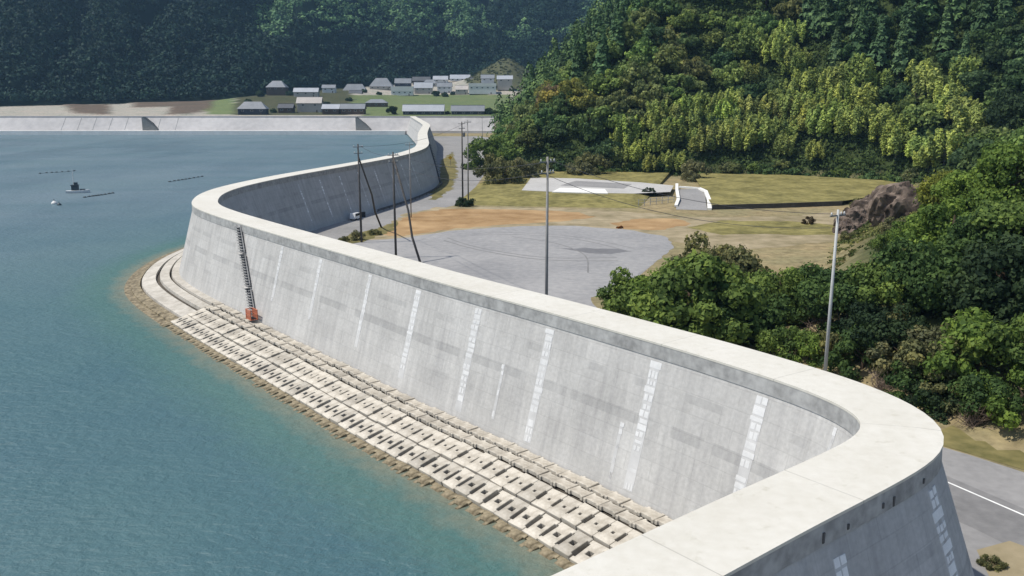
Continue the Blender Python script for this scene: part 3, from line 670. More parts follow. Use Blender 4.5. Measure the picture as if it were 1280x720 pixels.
# ------------------------------------------------------------------ utility poles
def utility_pole(px, pyb, pyt, label, mat, r=.2, arms=2, transformer=False, strut=None, D=None, z0=1.0, yaw=.5, pxt=None, shrubby=False):
    if D is None: x, y = U(px, pyb, z0)
    else: q = at_y(px, pyb, D); x, y = q[0], D
    ptop = at_y(pxt if pxt else px, pyt, y); h = ptop[2]-z0
    t = thing('utility_pole', label, 'utility pole', (x, y, z0), 0, 'utility poles')
    MB().tube([(0, 0, -.3), (0, 0, h*.5), (ptop[0]-x if pxt else 0, 0, h)], [r, r*.85, r*.62], 10).build('shaft', mat, t, True)
    lean = (ptop[0]-x)/h if pxt else 0
    for k in range(arms):
        z = h-.6-k*1.3; mb = MB(); mb.box((lean*z, 0, z), (2.2-.3*k, .12, .14), yaw); a = mb.build('crossarm', M['steel'], t)
        for s in (-.9, 0.45, .9):
            m2 = MB(); c = Vector((math.cos(yaw)*s*(1-.13*k)+lean*z, math.sin(yaw)*s*(1-.13*k), z+.07)); m2.tube([c, c+Vector((0, 0, .16)), c+Vector((0, 0, .3))], [.05, .1, .05], 6); m2.build('insulator', M['porcelain'], a)
    if transformer:
        mb = MB(); c = Vector((lean*(h-4)+.55, 0, h-4.2)); mb.tube([c, c+Vector((0, 0, .15)), c+Vector((0, 0, 1.1)), c+Vector((0, 0, 1.2))], [.25, .34, .34, .2], 10); mb.build('transformer', M['steel'], t)
    if strut:
        sx_, sy_, pyt2 = strut; bx_, by_ = U(sx_, sy_, z0); zt = at_y(px, pyt2, y)[2]-z0
        b = Vector((bx_-x, by_-y, -.2)); tp = Vector((lean*zt, 0, zt)); mid = b*.5+tp*.5+Vector((.25, 0, 0))
        MB().tube([b, b*.75+tp*.25+Vector((-.3, 0, 0)), mid, tp], [r*.95, r*.9, r*.8, r*.7], 8).build('strut', M['darkpole'], t, True)
    return t, Vector((x, y, z0)), h
poles = []
poles.append(utility_pole(452, 303, 180, 'dark utility pole with a leaning strut, nearest the white car', M['darkpole'], .24, strut=(477, 284, 196)))
poles.append(utility_pole(495, 322, 190, 'tall utility pole between the seawall crest and a bent dark strut', M['darkpole'], .24, transformer=True, strut=(526, 329, 196)))
poles.append(utility_pole(514, 272, 178, 'slim pale pole behind the bent dark strut', M['pole'], .15, arms=1))
pa = utility_pole(578.5, 254, 152, 'dark utility pole, left one of the pair beside the road bend', M['darkpole'], .26, transformer=True); poles.append(pa)
poles.append(utility_pole(585.5, 255, 150, 'grey utility pole, right one of the pair beside the road bend', M['pole'], .22, arms=1))
poles.append(utility_pole(683, 374, 196, 'tall grey utility pole standing in front of the car park', M['pole'], .22, D=104, transformer=False))
poles.append(utility_pole(1031, 470, 262, 'pale metal lamp-like pole rising behind the crest beside dark trees', M['palepole'], .2, arms=1, D=88, pxt=1048))
poles.append(utility_pole(603, 186, 146, 'thin distant pole on the road near the far seawall', M['pole'], .18, arms=1))
WR = .035
def wire(a, b, sag, label):
    pts = []
    for k in range(15):
        t = k/14; p = a.lerp(b, t); p.z -= sag*4*t*(1-t); pts.append(p)
    tag(MB().tube(pts, WR, 4).build('power_line', M['darksteel']), label, 'power line', 'power lines')
def ptop(i, dz=.5, dx=.6): t, p, h = poles[i]; return p+Vector((dx, .3, h-dz))
wire(ptop(0), ptop(1), .8, 'thin wire hanging between the two strutted dark poles')
wire(ptop(1), ptop(5), 1.6, 'thin wire from the strutted pole to the grey pole by the car park')
wire(ptop(5), ptop(6), 1.5, 'thin wire from the grey car park pole to the pale pole by the trees')
wire(ptop(5, 1.9, -.6), ptop(6, 1.9, -.5), 1.9, 'lower thin wire from the grey car park pole to the pale pole')
wire(ptop(1, 1.9, -.6), ptop(5, 1.9, -.6), 2.0, 'lower thin wire from the strutted pole to the grey pole by the car park')
wire(ptop(3), ptop(0), 1.6, 'thin wire from the paired poles to the pole by the white car')
# ------------------------------------------------------------------ white van, bin, sign, cone-like items
PF = offs(L_FOOT+1.7); uv_ = near_u(-46.5, 219); TV = TAN[uv_]
def van(rz, label):
    x, y = PF[uv_]; t = thing('parked_van', label, 'van', (x, y, 1.02), rz)
    pr = [(-1.65, .35), (1.62, .35), (1.66, .75), (1.5, 1.0), (1.05, 1.75), (-1.5, 1.8), (-1.65, 1.0)]
    V = [(a, s*.74*(1 if b < 1.05 else .9), b) for s in (-1, 1) for a, b in pr]; n = len(pr)
    fs = [tuple(range(n))[::-1], tuple(range(n, 2*n))]+[(i, (i+1) % n, n+(i+1) % n, n+i) for i in range(n)]
    o = mesh_obj('body', V, fs, M['carwhite'], t); bv = o.modifiers.new('Bevel', 'BEVEL'); bv.width = .06; bv.segments = 2
    for s in (-1, 1): MB().add([(-1.3, s*.76, 1.08), (.95, s*.76, 1.08), (.8, s*.70, 1.6), (-1.25, s*.70, 1.62), (-1.3, s*.7, 1.08), (.95, s*.7, 1.08), (.8, s*.64, 1.6), (-1.25, s*.64, 1.62)], [(0, 1, 2, 3), (4, 7, 6, 5), (0, 4, 5, 1), (1, 5, 6, 2), (2, 6, 7, 3), (3, 7, 4, 0)]).build('side_window', M['glass'], t)
    MB().add([(1.49, -.6, 1.06), (1.49, .6, 1.06), (1.10, .55, 1.68), (1.10, -.55, 1.68)], [(0, 1, 2, 3)]).build('windscreen', M['glass'], t)
    for a in (-1.1, 1.1):
        for s in (-1, 1): MB().tube([(a, s*.58, .28), (a, s*.76, .28)], .28, 14).build('wheel', M['rubber'], t)
    for s in (-1, 1): MB().box((1.645, s*.5, .72), (.05, .25, .15)).build('headlight', M['porcelain'], t)
    return t
van(math.atan2(TV[1], TV[0]), 'small white van parked against the landward foot of the seawall')
x, y = PF[uv_+5]-NR[uv_+5]*.3; b = thing('storage_bin', 'dark storage bin beside the small white van', 'bin', (x, y, 1.02), .4)
MB().box((0, 0, .6), (1.0, .8, 1.2)).build('body', M['darkplastic'], b); MB().box((0, 0, 1.25), (1.08, .88, .1)).build('lid', M['darkplastic'], b)
x, y = U(563, 207, 1.0); s = thing('road_sign', 'small yellow road sign on a post at the road bend', 'road sign', (x, y, 1.0))
MB().tube([(0, 0, 0), (0, 0, 3.6)], .09, 8).build('post', M['pole'], s)
mb = MB(); h_ = .95; mb.add([(0, -.12, 3.4-h_), (h_, -.12, 3.4), (0, -.12, 3.4+h_), (-h_, -.12, 3.4), (0, -.08, 3.4-h_), (h_, -.08, 3.4), (0, -.08, 3.4+h_), (-h_, -.08, 3.4)], [(0, 1, 2, 3), (7, 6, 5, 4), (0, 4, 5, 1), (1, 5, 6, 2), (2, 6, 7, 3), (3, 7, 4, 0)]); mb.build('plate', M['yellow'], s)
# dark rail added to stand in for the foot shadow along the far bend
gr = thing('foot_shadow_rail', 'added dark rail standing in for the shadow at the landward foot of the far bend', 'shadow rail', (*CL[near_u(-40, 240)], 1.0)); o0 = Vector(gr.location)
P = offs(L_FOOT+1.3); ia, ib = near_u(-42.5, 233), near_u(-31.5, 306); mb = MB()
for z in (.45, .75): mb.tube([Vector((P[i][0], P[i][1], 1+z))-o0 for i in range(ia, ib, 3)], .13, 5)
mb.build('rail', M['darksteel'], gr)
for i in range(ia, ib, 4): m2 = MB(); m2.box(Vector((P[i][0], P[i][1], 1.42))-o0, (.14, .14, .9)); m2.build('post', M['darksteel'], gr)
# dark stair on the landward face near the far bend
us0, us1 = near_u(-33, 338), near_u(-31.5, 309)
ls = thing('landward_stair', 'dark steel stair descending the landward face where the seawall bends away', 'stair', fp(us1, 1, 1.2, .3)); o0 = Vector(ls.location); mb = MB(); m2 = MB()
for w in (-.55, .55): mb.tube([fp(us0+w, 1, 12.6, .3)-o0, fp(us1+w, 1, 1.2, .3)-o0], .14, 6)
for k in range(24):
    t = k/23; p = fp(us0*(1-t)+us1*t, 1, 12.6*(1-t)+1.2*t, .3)-o0; mb.box(p, (1.1, 1.2, .1), math.atan2(TAN[us1][1], TAN[us1][0]))
mb.build('flight', M['darksteel'], ls)
for w in (-.6, .6): m2.tube([fp(us0+w, 1, 12.6, .3)-o0+Vector((0, 0, 1)), fp(us1+w, 1, 1.2, .3)-o0+Vector((0, 0, 1))], .07, 5)
m2.build('railing', M['darksteel'], ls)
# ------------------------------------------------------------------ boat, buoy, float lines
x, y = U(97, 241, 0); bt_ = thing('work_boat', 'small work boat with a dark wheelhouse and white mast on the bay', 'boat', (x, y, 0), .2)
hl = [(-3.4, .9), (-1, 1.15), (1.8, 1.0), (3.0, .55), (3.9, 0)]
V = []; rows = ((-.25, .8), (.45, 1.), (.75, 1.05))
for z, k in rows: V += [(a, b*k, z+(.25*max(0, a)/4 if z > 0 else 0)) for a, b in hl]+[(a, -b*k, z+(.25*max(0, a)/4 if z > 0 else 0)) for a, b in hl[-2::-1]]
n = 9; fs = [(r*n+i, r*n+(i+1) % n, (r+1)*n+(i+1) % n, (r+1)*n+i) for r in (0, 1) for i in range(n)]+[tuple(range(18, 27))]
o = mesh_obj('hull', V, fs, M['hull'], bt_); face(o)
mb = MB(); mb.box((-.6, 0, 1.5), (2.0, 1.5, 1.6)); mb.box((-.6, 0, 2.5), (2.3, 1.8, .25)); mb.box((-.3, 0, 3.0), (1.0, 1.0, .8)); mb.build('wheelhouse', M['float'], bt_)
mb = MB(); mb.tube([(-.9, 0, 2.6), (-.9, 0, 7.6)], [.14, .08], 8); mb.box((-.9, 0, 6.4), (.1, 1.8, .1)); mb.build('mast', M['porcelain'], bt_)
MB().box((1.6, 0, 1.0), (1.4, 1.2, .5)).build('deck_box', M['float'], bt_)
def buoy(px, py, label, mat, s=1.):
    x, y = U(px, py, 0); t = thing('buoy', label, 'buoy', (x, y, 0)); pts = [(0, 0, (-.6+1.5*k/8)*s) for k in range(9)]; rd = [max(.08, .8*s*math.sin(math.pi*(k+.4)/8.8)) for k in range(9)]
    MB().tube(pts, rd, 12).build('float', mat, t, True); MB().tube([(0, 0, .8*s), (0, 0, 1.3*s)], .1*s, 6).build('eye', M['darksteel'], t)
buoy(68, 255, 'round white mooring buoy floating left of the work boat', M['porcelain'], 1.1); buoy(74, 256.5, 'dark mooring buoy touching the round white one', M['float'], .8)
def floats(p, q, n, label, w=.5):
    a = np.array(U(*p, 0)); b = np.array(U(*q, 0)); t = thing('float_line', label, 'float line', (a[0], a[1], 0), 0, 'aquaculture float lines')
    MB().tube([(0, 0, .05)]+[(*((b-a)*k/6+np.array([0, .6*math.sin(k*1.3)])), .05) for k in range(1, 7)], .06, 5).build('rope', M['float'], t)
    for k in range(n):
        c = (b-a)*k/(n-1)+np.array([0, .6*math.sin(k*7.8/(n-1))]); MB().tube([(c[0]-w, c[1], .1), (c[0]-w*.6, c[1], .12), (c[0]+w*.6, c[1], .12), (c[0]+w, c[1], .1)], [.12, .3, .3, .12], 8).build('float', M['float'], t, True)
floats((106, 247), (140, 242), 9, 'dark row of floats trailing right of the work boat'); floats((212, 227.5), (252, 221), 9, 'dark row of floats nearest the seawall corner'); floats((50, 217), (92, 214), 7, 'faint row of floats farther out behind the work boat')
# ------------------------------------------------------------------ houses beyond the far seawall
def house(x0, x1, ytop, yeave, D, wall_m, roof_m, label, kind='gable', cat='house', dep=9., nwin=3, door=True, yaw=0.):
    A = at_y(x0, yeave, D); B = at_y(x1, yeave, D); xc = (A[0]+B[0])/2; w = (B[0]-A[0])*.94; zt = at_y((x0+x1)/2, ytop, D+dep*.5)[2]; ze = A[2]
    zb = tz(xc, D+dep/2)-.3; h = max(2.6, ze-zb); rh = max(.7, zt-ze)
    if ze-zb < 2.6: zb = ze-2.6
    t = thing(kind+'_house' if cat == 'house' else cat.replace(' ', '_'), label, cat, (xc, D+dep/2, zb), yaw)
    MB().box((0, 0, h/2), (w, dep, h)).build('wall', wall_m, t)
    ov = .7; W = w/2+ov; Dp = dep/2+ov
    if kind == 'flat':
        r = MB().box((0, 0, h+rh*.5), (w+.5, dep+.5, rh)).build('roof', roof_m, t)
    elif kind == 'hip':
        k = min(W*.55, Dp); V = [(-W, -Dp, h), (W, -Dp, h), (W, Dp, h), (-W, Dp, h), (-W+k, 0, h+rh), (W-k, 0, h+rh), (-W, -Dp, h-.2), (W, -Dp, h-.2), (W, Dp, h-.2), (-W, Dp, h-.2)]
        r = mesh_obj('roof', V, [(0, 1, 5, 4), (1, 2, 5), (2, 3, 4, 5), (3, 0, 4), (6, 7, 1, 0), (7, 8, 2, 1), (8, 9, 3, 2), (9, 6, 0, 3), (9, 8, 7, 6)], roof_m, t)
    else:
        V = [(-W, -Dp, h-.2), (W, -Dp, h-.2), (W, 0, h+rh), (-W, 0, h+rh), (W, Dp, h-.2), (-W, Dp, h-.2), (-W, -Dp, h+.05), (W, -Dp, h+.05), (W, 0, h+rh+.25), (-W, 0, h+rh+.25), (W, Dp, h+.05), (-W, Dp, h+.05)]
        r = mesh_obj('roof', V, [(6, 7, 8, 9), (9, 8, 10, 11), (1, 0, 3, 2), (2, 3, 5, 4), (0, 1, 7, 6), (4, 5, 11, 10), (1, 2, 8, 7), (2, 4, 10, 8), (0, 6, 9, 3), (3, 9, 11, 5)], roof_m, t)
        MB().add([(-w/2, -dep/2, h), (-w/2, dep/2, h), (-w/2, 0, h+rh*.9), (-w/2+.2, -dep/2, h), (-w/2+.2, dep/2, h), (-w/2+.2, 0, h+rh*.9), (w/2, -dep/2, h), (w/2, dep/2, h), (w/2, 0, h+rh*.9), (w/2-.2, -dep/2, h), (w/2-.2, dep/2, h), (w/2-.2, 0, h+rh*.9)], [(0, 1, 2), (3, 5, 4), (6, 8, 7), (9, 10, 11), (0, 2, 5, 3), (1, 4, 5, 2), (6, 9, 11, 8), (7, 8, 11, 10)]).build('gable', wall_m, t)
        MB().box((0, 0, h+rh+.3), (2*W, .5, .35)).build('ridge_cap', roof_m, r)
    for k in range(nwin):
        x = -w/2+w*(k+.5)/nwin; wv = MB().box((x, -dep/2-.06, max(1.6, h-1.5)), (min(2.2, w/nwin*.55), .14, 1.3)).build('window', M['porcelain'], t)
        MB().box((x, -dep/2-.15, max(1.6, h-1.5)), (min(1.9, w/nwin*.46), .06, 1.05)).build('pane', M['glass'], wv)
    if door: MB().box((w*.32, -dep/2-.05, 1.05), (1.1, .12, 2.1)).build('door', M['brownwall'], t)
    return t
house(296, 333, 127, 136, 742, M['bluewall'], M['roofgrey'], 'dark walled house with a blue grey hipped roof, leftmost behind the far seawall', 'hip', nwin=3)
house(347, 366, 130, 135, 765, M['brownwall'], M['roofdark'], 'low dark shed with a dark roof between the leftmost house and the pale roofed one', 'gable', 'shed', nwin=2)
house(370, 402, 121.5, 129, 775, M['beigewall'], M['rooftan'], 'house with a pale tan gable roof standing behind the far seawall', 'gable', nwin=2)
house(402, 424, 130.5, 136, 748, M['brownwall'], M['roofpale'], 'narrow house with a pale grey roof beside the tan roofed house', 'gable', nwin=2)
house(425, 456, 130, 136, 745, M['brownwall'], M['roofgrey'], 'long low dark house with a grey roof next to the green field', 'gable', nwin=4)
house(502, 556, 131, 139, 742, M['bluewall'], M['roofpale'], 'long dark barn with a pale blue grey roof right of the round dark tree', 'gable', 'barn', nwin=5)
house(563, 606, 132, 139, 744, M['bluewall'], M['roofgrey'], 'long dark barn with a grey roof, rightmost behind the far seawall', 'gable', 'barn', nwin=4)
house(332, 357, 101, 109, 985, M['brownwall'], M['roofgrey'], 'temple-like house with a high hipped grey roof against the dark hillside', 'hip', nwin=3, dep=14)
house(366, 398, 110, 115, 960, M['beigewall'], M['roofpale'], 'wide house with a thin pale roof below the dark hillside', 'gable', nwin=3)
house(402, 419, 106, 110, 1060, M['whitewall'], M['roofgrey'], 'small white walled house with a grey roof close under the dark hillside', 'gable', nwin=2)
house(428, 458, 105, 113, 1090, M['whitewall'], M['roofgrey'], 'grey roofed white house at the left end of the hillside hamlet', 'hip', nwin=3)
house(461, 491, 97.5, 108, 1120, M['beigewall'], M['roofgrey'], 'large house with a broad grey hipped roof in the hamlet', 'hip', nwin=4, dep=14)
house(488, 517, 108, 114, 1080, M['whitewall'], M['whitewall'], 'low flat white building at the edge of the green field', 'flat', 'building', nwin=4, dep=8)
house(493, 514, 98, 104, 1160, M['bluewall'], M['roofgrey'], 'dark walled house with a grey roof behind the flat white building', 'gable', nwin=2)
house(517, 541, 103, 110, 1100, M['beigewall'], M['roofpale'], 'beige house with a pale roof in the middle of the hamlet', 'gable', nwin=3)
house(515, 538, 96, 101, 1190, M['brownwall'], M['roofdark'], 'dark house with a dark roof behind the beige house', 'gable', nwin=2)
house(541, 560, 95, 99.5, 1200, M['whitewall'], M['roofpale'], 'small white house with a pale roof in the upper row of the hamlet', 'gable', nwin=2)
house(562, 588, 93.5, 98.5, 1195, M['whitewall'], M['roofpale'], 'long white house with a pale roof in the upper row of the hamlet', 'gable', nwin=4)
house(569, 585, 107, 112, 1090, M['beigewall'], M['rooftan'], 'small tan roofed house beside the big white building', 'gable', nwin=2)
house(585, 621, 104, 108, 1085, M['whitewall'], M['whitewall'], 'big white flat topped building at the right end of the hamlet', 'flat', 'building', nwin=5, dep=12)
house(601, 618, 93.5, 98, 1110, M['whitewall'], M['roofgrey'], 'white house with a grey roof below the olive mound', 'gable', nwin=2)
house(621, 641, 94.5, 99, 1100, M['beigewall'], M['roofpale'], 'pale house half hidden by the near wooded hill', 'gable', nwin=2)
house(470, 488, 103.5, 108, 1150, M['bluewall'], M['roofdark'], 'dark roofed house tucked behind the large broad roofed one', 'gable', nwin=2)
house(528, 546, 99.5, 104, 1165, M['beigewall'], M['roofgrey'], 'beige house with a grey roof between the two middle rows of the hamlet', 'hip', nwin=3)
house(546, 565, 103.5, 108.5, 1105, M['whitewall'], M['roofgrey'], 'white house with a grey roof left of the small tan roofed one', 'gable', nwin=3)
house(588, 601, 97, 101, 1165, M['whitewall'], M['roofdark'], 'white house with a dark roof above the big white building', 'gable', nwin=2)
house(436, 452, 113, 117, 1045, M['brownwall'], M['roofdark'], 'low dark house at the green field edge, lowest left in the hamlet', 'gable', nwin=2)
house(456, 484, 124, 128.5, 860, M['brownwall'], M['roofgrey'], 'grey roofed house standing alone on the green field', 'hip', nwin=3)
# ------------------------------------------------------------------ vegetation meshes
def quads(C, Nn, size, rg, elong=1.4):
    n = len(C); Nn = Nn/np.maximum(np.linalg.norm(Nn, axis=1), 1e-6)[:, None]
    r = rg.normal(size=(n, 3)); T = np.cross(Nn, r); T /= np.maximum(np.linalg.norm(T, axis=1), 1e-6)[:, None]; B = np.cross(Nn, T)
    s = (np.full(n, size) if np.isscalar(size) else size)*rg.uniform(.6, 1.3, n); a = T*(s*elong/2)[:, None]; b = B*(s/2)[:, None]
    bend = Nn*(s*.12)[:, None]
    V = np.stack([C-a*.9-b*.35-bend, C-a*.1-b, C+a-b*.1-bend, C+a*.0+b], 1).reshape(-1, 3)
    return V, np.arange(n*4).reshape(n, 4)
def broad_crown(seed, rx, rz, lobes, per, leaf, base=.35, low=-.35, q0=.45, q1=.8, r0=.24, r1=.42):
    rg = np.random.default_rng(seed); Cs = []; Ns = []; Ts = []
    for k in range(lobes):
        th = rg.uniform(0, 2*math.pi); ph = math.acos(rg.uniform(low, 1)); q = rg.uniform(q0, q1)
        c = np.array([math.cos(th)*math.sin(ph)*rx*q, math.sin(th)*math.sin(ph)*rx*q, math.cos(ph)*rz*q])
        r = rx*rg.uniform(r0, r1); d = rg.normal(size=(per, 3)); d[:, 2] = d[:, 2]*.9+.25; d /= np.linalg.norm(d, axis=1)[:, None]
        rad = r*rg.uniform(.72, 1.12, per)*(1+.22*np.sin(d[:, 0]*7+k)*np.cos(d[:, 1]*6))
        P = c+d*rad[:, None]*np.array([1, 1, .8]); Cs.append(P); Ns.append(d+rg.normal(size=(per, 3))*.45); Ts.append(np.clip(.5+rg.normal()*.16+rg.normal(size=per)*.16, 0, 1))
    C = np.concatenate(Cs); C[:, 2] += rz*.75+base*rz; V, Q = quads(C, np.concatenate(Ns), leaf, rg)
    return V, Q, np.concatenate(Ts)
def cedar_crown(seed, h, r, n, leaf):
    rg = np.random.default_rng(seed); t = rg.uniform(0, 1, n)**.75; z = h*(.12+.88*(1-t)) if False else h*(.14+.86*t)
    tiers = np.sin(z/h*42+rg.normal(size=n)*.3)*.14; a = rg.uniform(0, 2*math.pi, n)
    lob = 1+.18*np.sin(a*3+z*.5)+.12*np.sin(a*5-z*.8); rr = r*((1-t)**.72)*(rg.uniform(.45, 1., n)**.5+tiers)*lob+.08
    C = np.c_[np.cos(a)*rr, np.sin(a)*rr, z-.12*rr]; Nn = np.c_[np.cos(a), np.sin(a), np.full(n, .8)]+rg.normal(size=(n, 3))*.35
    V, Q = quads(C, Nn, leaf*(1.15-.5*t), rg, 1.7); return V, Q, np.clip(.45+rg.normal(size=n)*.2, 0, 1)
def bamboo_crown(seed, n_pl, spread, h, per, leaf):
    rg = np.random.default_rng(seed); Cs = []; Ns = []; Ts = []
    for k in range(n_pl):
        a = rg.uniform(0, 6.28); q = spread*math.sqrt(rg.uniform(0, 1)); b = np.array([math.cos(a)*q, math.sin(a)*q]); hh = h*rg.uniform(.72, 1.08); az = rg.uniform(0, 6.28); lean = rg.uniform(.6, 2.2)
        t = rg.uniform(.3, 1, per); bend = lean*np.clip(t-.35, 0, 1)**2*2.2; z = hh*(t-.10*np.clip(t-.75, 0, 1)*2)
        w = 1.25*np.sin(np.clip((t-.25)/.75, 0, 1)*math.pi*.92+.12)+.15; aa = rg.uniform(0, 6.28, per); rr = w*np.sqrt(rg.uniform(0, 1, per))
        P = np.c_[b[0]+math.cos(az)*bend+np.cos(aa)*rr, b[1]+math.sin(az)*bend+np.sin(aa)*rr, z]
        Cs.append(P); Ns.append(np.c_[np.cos(aa), np.sin(aa), np.full(per, .9)]+rg.normal(size=(per, 3))*.5); Ts.append(np.clip(.5+rg.normal()*.2+rg.normal(size=per)*.15, 0, 1))
    V, Q = quads(np.concatenate(Cs), np.concatenate(Ns), leaf, rg, 1.9); return V, Q, np.concatenate(Ts)
def trunk_mesh(seed, h, r, limbs, spread, mat):
    rr = random.Random(seed); mb = MB(); b = (rr.uniform(-.25, .25), rr.uniform(-.25, .25))
    mb.tube([(0, 0, -1.2), (b[0]*.5, b[1]*.5, h*.4), (b[0], b[1], h*.75), (0, 0, h)], [r*1.25, r, r*.7, r*.25], 8)
    for k in range(limbs):
        a = rr.uniform(0, 6.28); z = h*rr.uniform(.35, .7); q = spread*rr.uniform(.6, 1)
        mb.tube([(b[0]*.6, b[1]*.6, z), (math.cos(a)*q*.5, math.sin(a)*q*.5, z+h*.14), (math.cos(a)*q, math.sin(a)*q, z+h*.3)], [r*.5, r*.35, r*.12], 6)
    me = bpy.data.meshes.new('trunk'); me.from_pydata([tuple(map(float, v)) for v in mb.v], [], mb.f); me.materials.append(mat); return me
def kindset(maker, n, trunk, mat): return [(np_mesh('crown', *((lambda r: (r[0], r[1]))(x := maker(k))), mat, x[2]), trunk(k)) for k in range(n)]
BIG = kindset(lambda k: broad_crown(20+k, 4.4, 3.5, 44, 250, .30, -.12, -.85, .5, .98, .17, .33), 5, lambda k: trunk_mesh(k, 4.2, .28, 6, 2.6, M['bark']), M['leaf'])
HILLB = kindset(lambda k: broad_crown(40+k, 5.4, 4.3, 34, 90, .78, -.05, -.75, .5, .95, .2, .36), 6, lambda k: trunk_mesh(30+k, 7., .3, 4, 2.8, M['bark']), M['leaf'])
CEDAR = kindset(lambda k: cedar_crown(60+k, 17, 3.4, 900, 1.15), 4, lambda k: trunk_mesh(50+k, 15., .32, 0, 1, M['bark']), M['needle'])
BAMB = kindset(lambda k: bamboo_crown(80+k, 19, 5.0, 12., 150, .58), 4, lambda k: trunk_mesh(70+k, 9., .12, 5, 2.6, M['curtain']), M['leaf'])
SHRUB = kindset(lambda k: broad_crown(90+k, 1.7, 1.25, 26, 190, .13, -.35, -.5, .5, .98, .16, .34), 4, lambda k: trunk_mesh(90+k, 1.2, .09, 4, .8, M['bark']), M['leaf'])
def bare_mesh(seed):
    rr = random.Random(seed); mb = MB()
    for k in range(46):
        a = rr.uniform(0, 6.28); e = rr.uniform(.25, 1.35); L = rr.uniform(1.8, 3.6); p = Vector((0, 0, .2)); d = Vector((math.cos(a)*math.cos(e), math.sin(a)*math.cos(e), math.sin(e))); pts = [p]
        for s in range(4): d = (d+Vector((rr.uniform(-.35, .35), rr.uniform(-.35, .35), rr.uniform(-.2, .25)))).normalized(); p = p+d*L/4; pts.append(p)
        mb.tube(pts, [.05, .04, .032, .025, .015], 4)
        for s in range(3):
            q = pts[rr.choice((2, 3))]; dd = Vector((rr.uniform(-1, 1), rr.uniform(-1, 1), rr.uniform(-.2, 1))).normalized(); mb.tube([q, q+dd*.8, q+dd*1.3+Vector((0, 0, .15))], [.03, .022, .012], 4)
    me = bpy.data.meshes.new('branches'); me.from_pydata([tuple(map(float, v)) for v in mb.v], [], mb.f); me.materials.append(M['twig']); return me
BARE = [bare_mesh(s) for s in (1, 2)]
def plant(name, variants, x, y, z, sc, col, label, cat, group=None, rz=None, szz=1.):
    rz = random.uniform(0, 6.28) if rz is None else rz; t = thing(name, label, cat, (x, y, z), rz, group); t.scale = (sc, sc, sc*szz)
    cm, tm = random.choice(variants); c = link(bpy.data.objects.new('crown', cm), t); c.color = (*col, 1)
    link(bpy.data.objects.new('trunk', tm), t); return t
# ---- foreground trees, pixel of the base and crown scale (each placed on the slope where that pixel falls)
G_MID = (.125, .185, .05); G_DARK = (.07, .12, .04); G_BRIGHT = (.145, .22, .05); G_OLIVE = (.16, .165, .075); G_DEEP = (.036, .062, .03); G_RUST = (.13, .105, .04); G_YEL = (.20, .225, .045); G_PALE = (.19, .19, .10)
def near_tree(px, pyb, hpx, col, label, name='broadleaf_tree', var=BIG, unit=7.2, D=None, szz=1., cat='tree'):
    if D is None: x, y, z = hit(px, pyb)
    else: q = at_y(px, pyb, D); x, y = q[0], D; z = tz(x, y)
    h = hpx*y/F*random.uniform(.9, 1.12); szz = szz*random.uniform(.88, 1.2); return plant(name, var, x, y, z-.2, h/unit, col, label, cat, szz=szz)
NEAR = [(800, 398, 88, G_MID, 'rounded green tree at the left end of the foreground thicket, beside the car park'),
        (868, 420, 132, G_MID, 'largest rounded green tree of the foreground thicket, reaching over the grass field'),
        (838, 405, 100, G_BRIGHT, 'brighter green tree in the middle of the left foreground thicket'),
        (918, 420, 105, G_DARK, 'dark green tree at the right side of the left foreground thicket'),
        (893, 372, 84, G_OLIVE, 'olive topped tree at the back of the left foreground thicket'),
        (972, 400, 88, G_MID, 'mid green tree just left of the pale pole'),
        (1012, 398, 92, G_DARK, 'dark green tree directly behind the pale pole'),
        (1062, 405, 108, G_DARK, 'dark tree right of the pale pole, below the rock outcrop'),
        (1112, 392, 100, G_MID, 'mid green tree below the rock outcrop with a sunlit top'),
        (1098, 442, 84, G_DEEP, 'very dark low tree right of the pale pole'),
        (1160, 385, 105, G_DARK, 'dark tree on the slope just right of the rock outcrop'),
        (1188, 320, 88, G_BRIGHT, 'sunlit green tree on the slope above the bare tan ground'),
        (1250, 395, 118, G_DEEP, 'broad very dark tree at the right edge of the picture'),
        (1225, 335, 92, G_DARK, 'dark green tree on the slope over the broad very dark one'),
        (1270, 318, 96, G_MID, 'mid green tree cut by the right edge, above the broad very dark one'),
        (1215, 262, 74, G_BRIGHT, 'bright yellow-green rounded tree on the slope right of the rocks'),
        (1262, 250, 84, G_BRIGHT, 'bright green rounded tree at the right edge above the dark trees'),
        (1182, 258, 58, G_YEL, 'small yellow-green tree on the slope just behind the rocks'),
        (1240, 204, 70, G_MID, 'mid green tree high on the right slope in front of the conifers'),
        (1272, 172, 74, G_DEEP, 'dark spreading tree highest on the right edge')]
for a in NEAR: near_tree(*a)
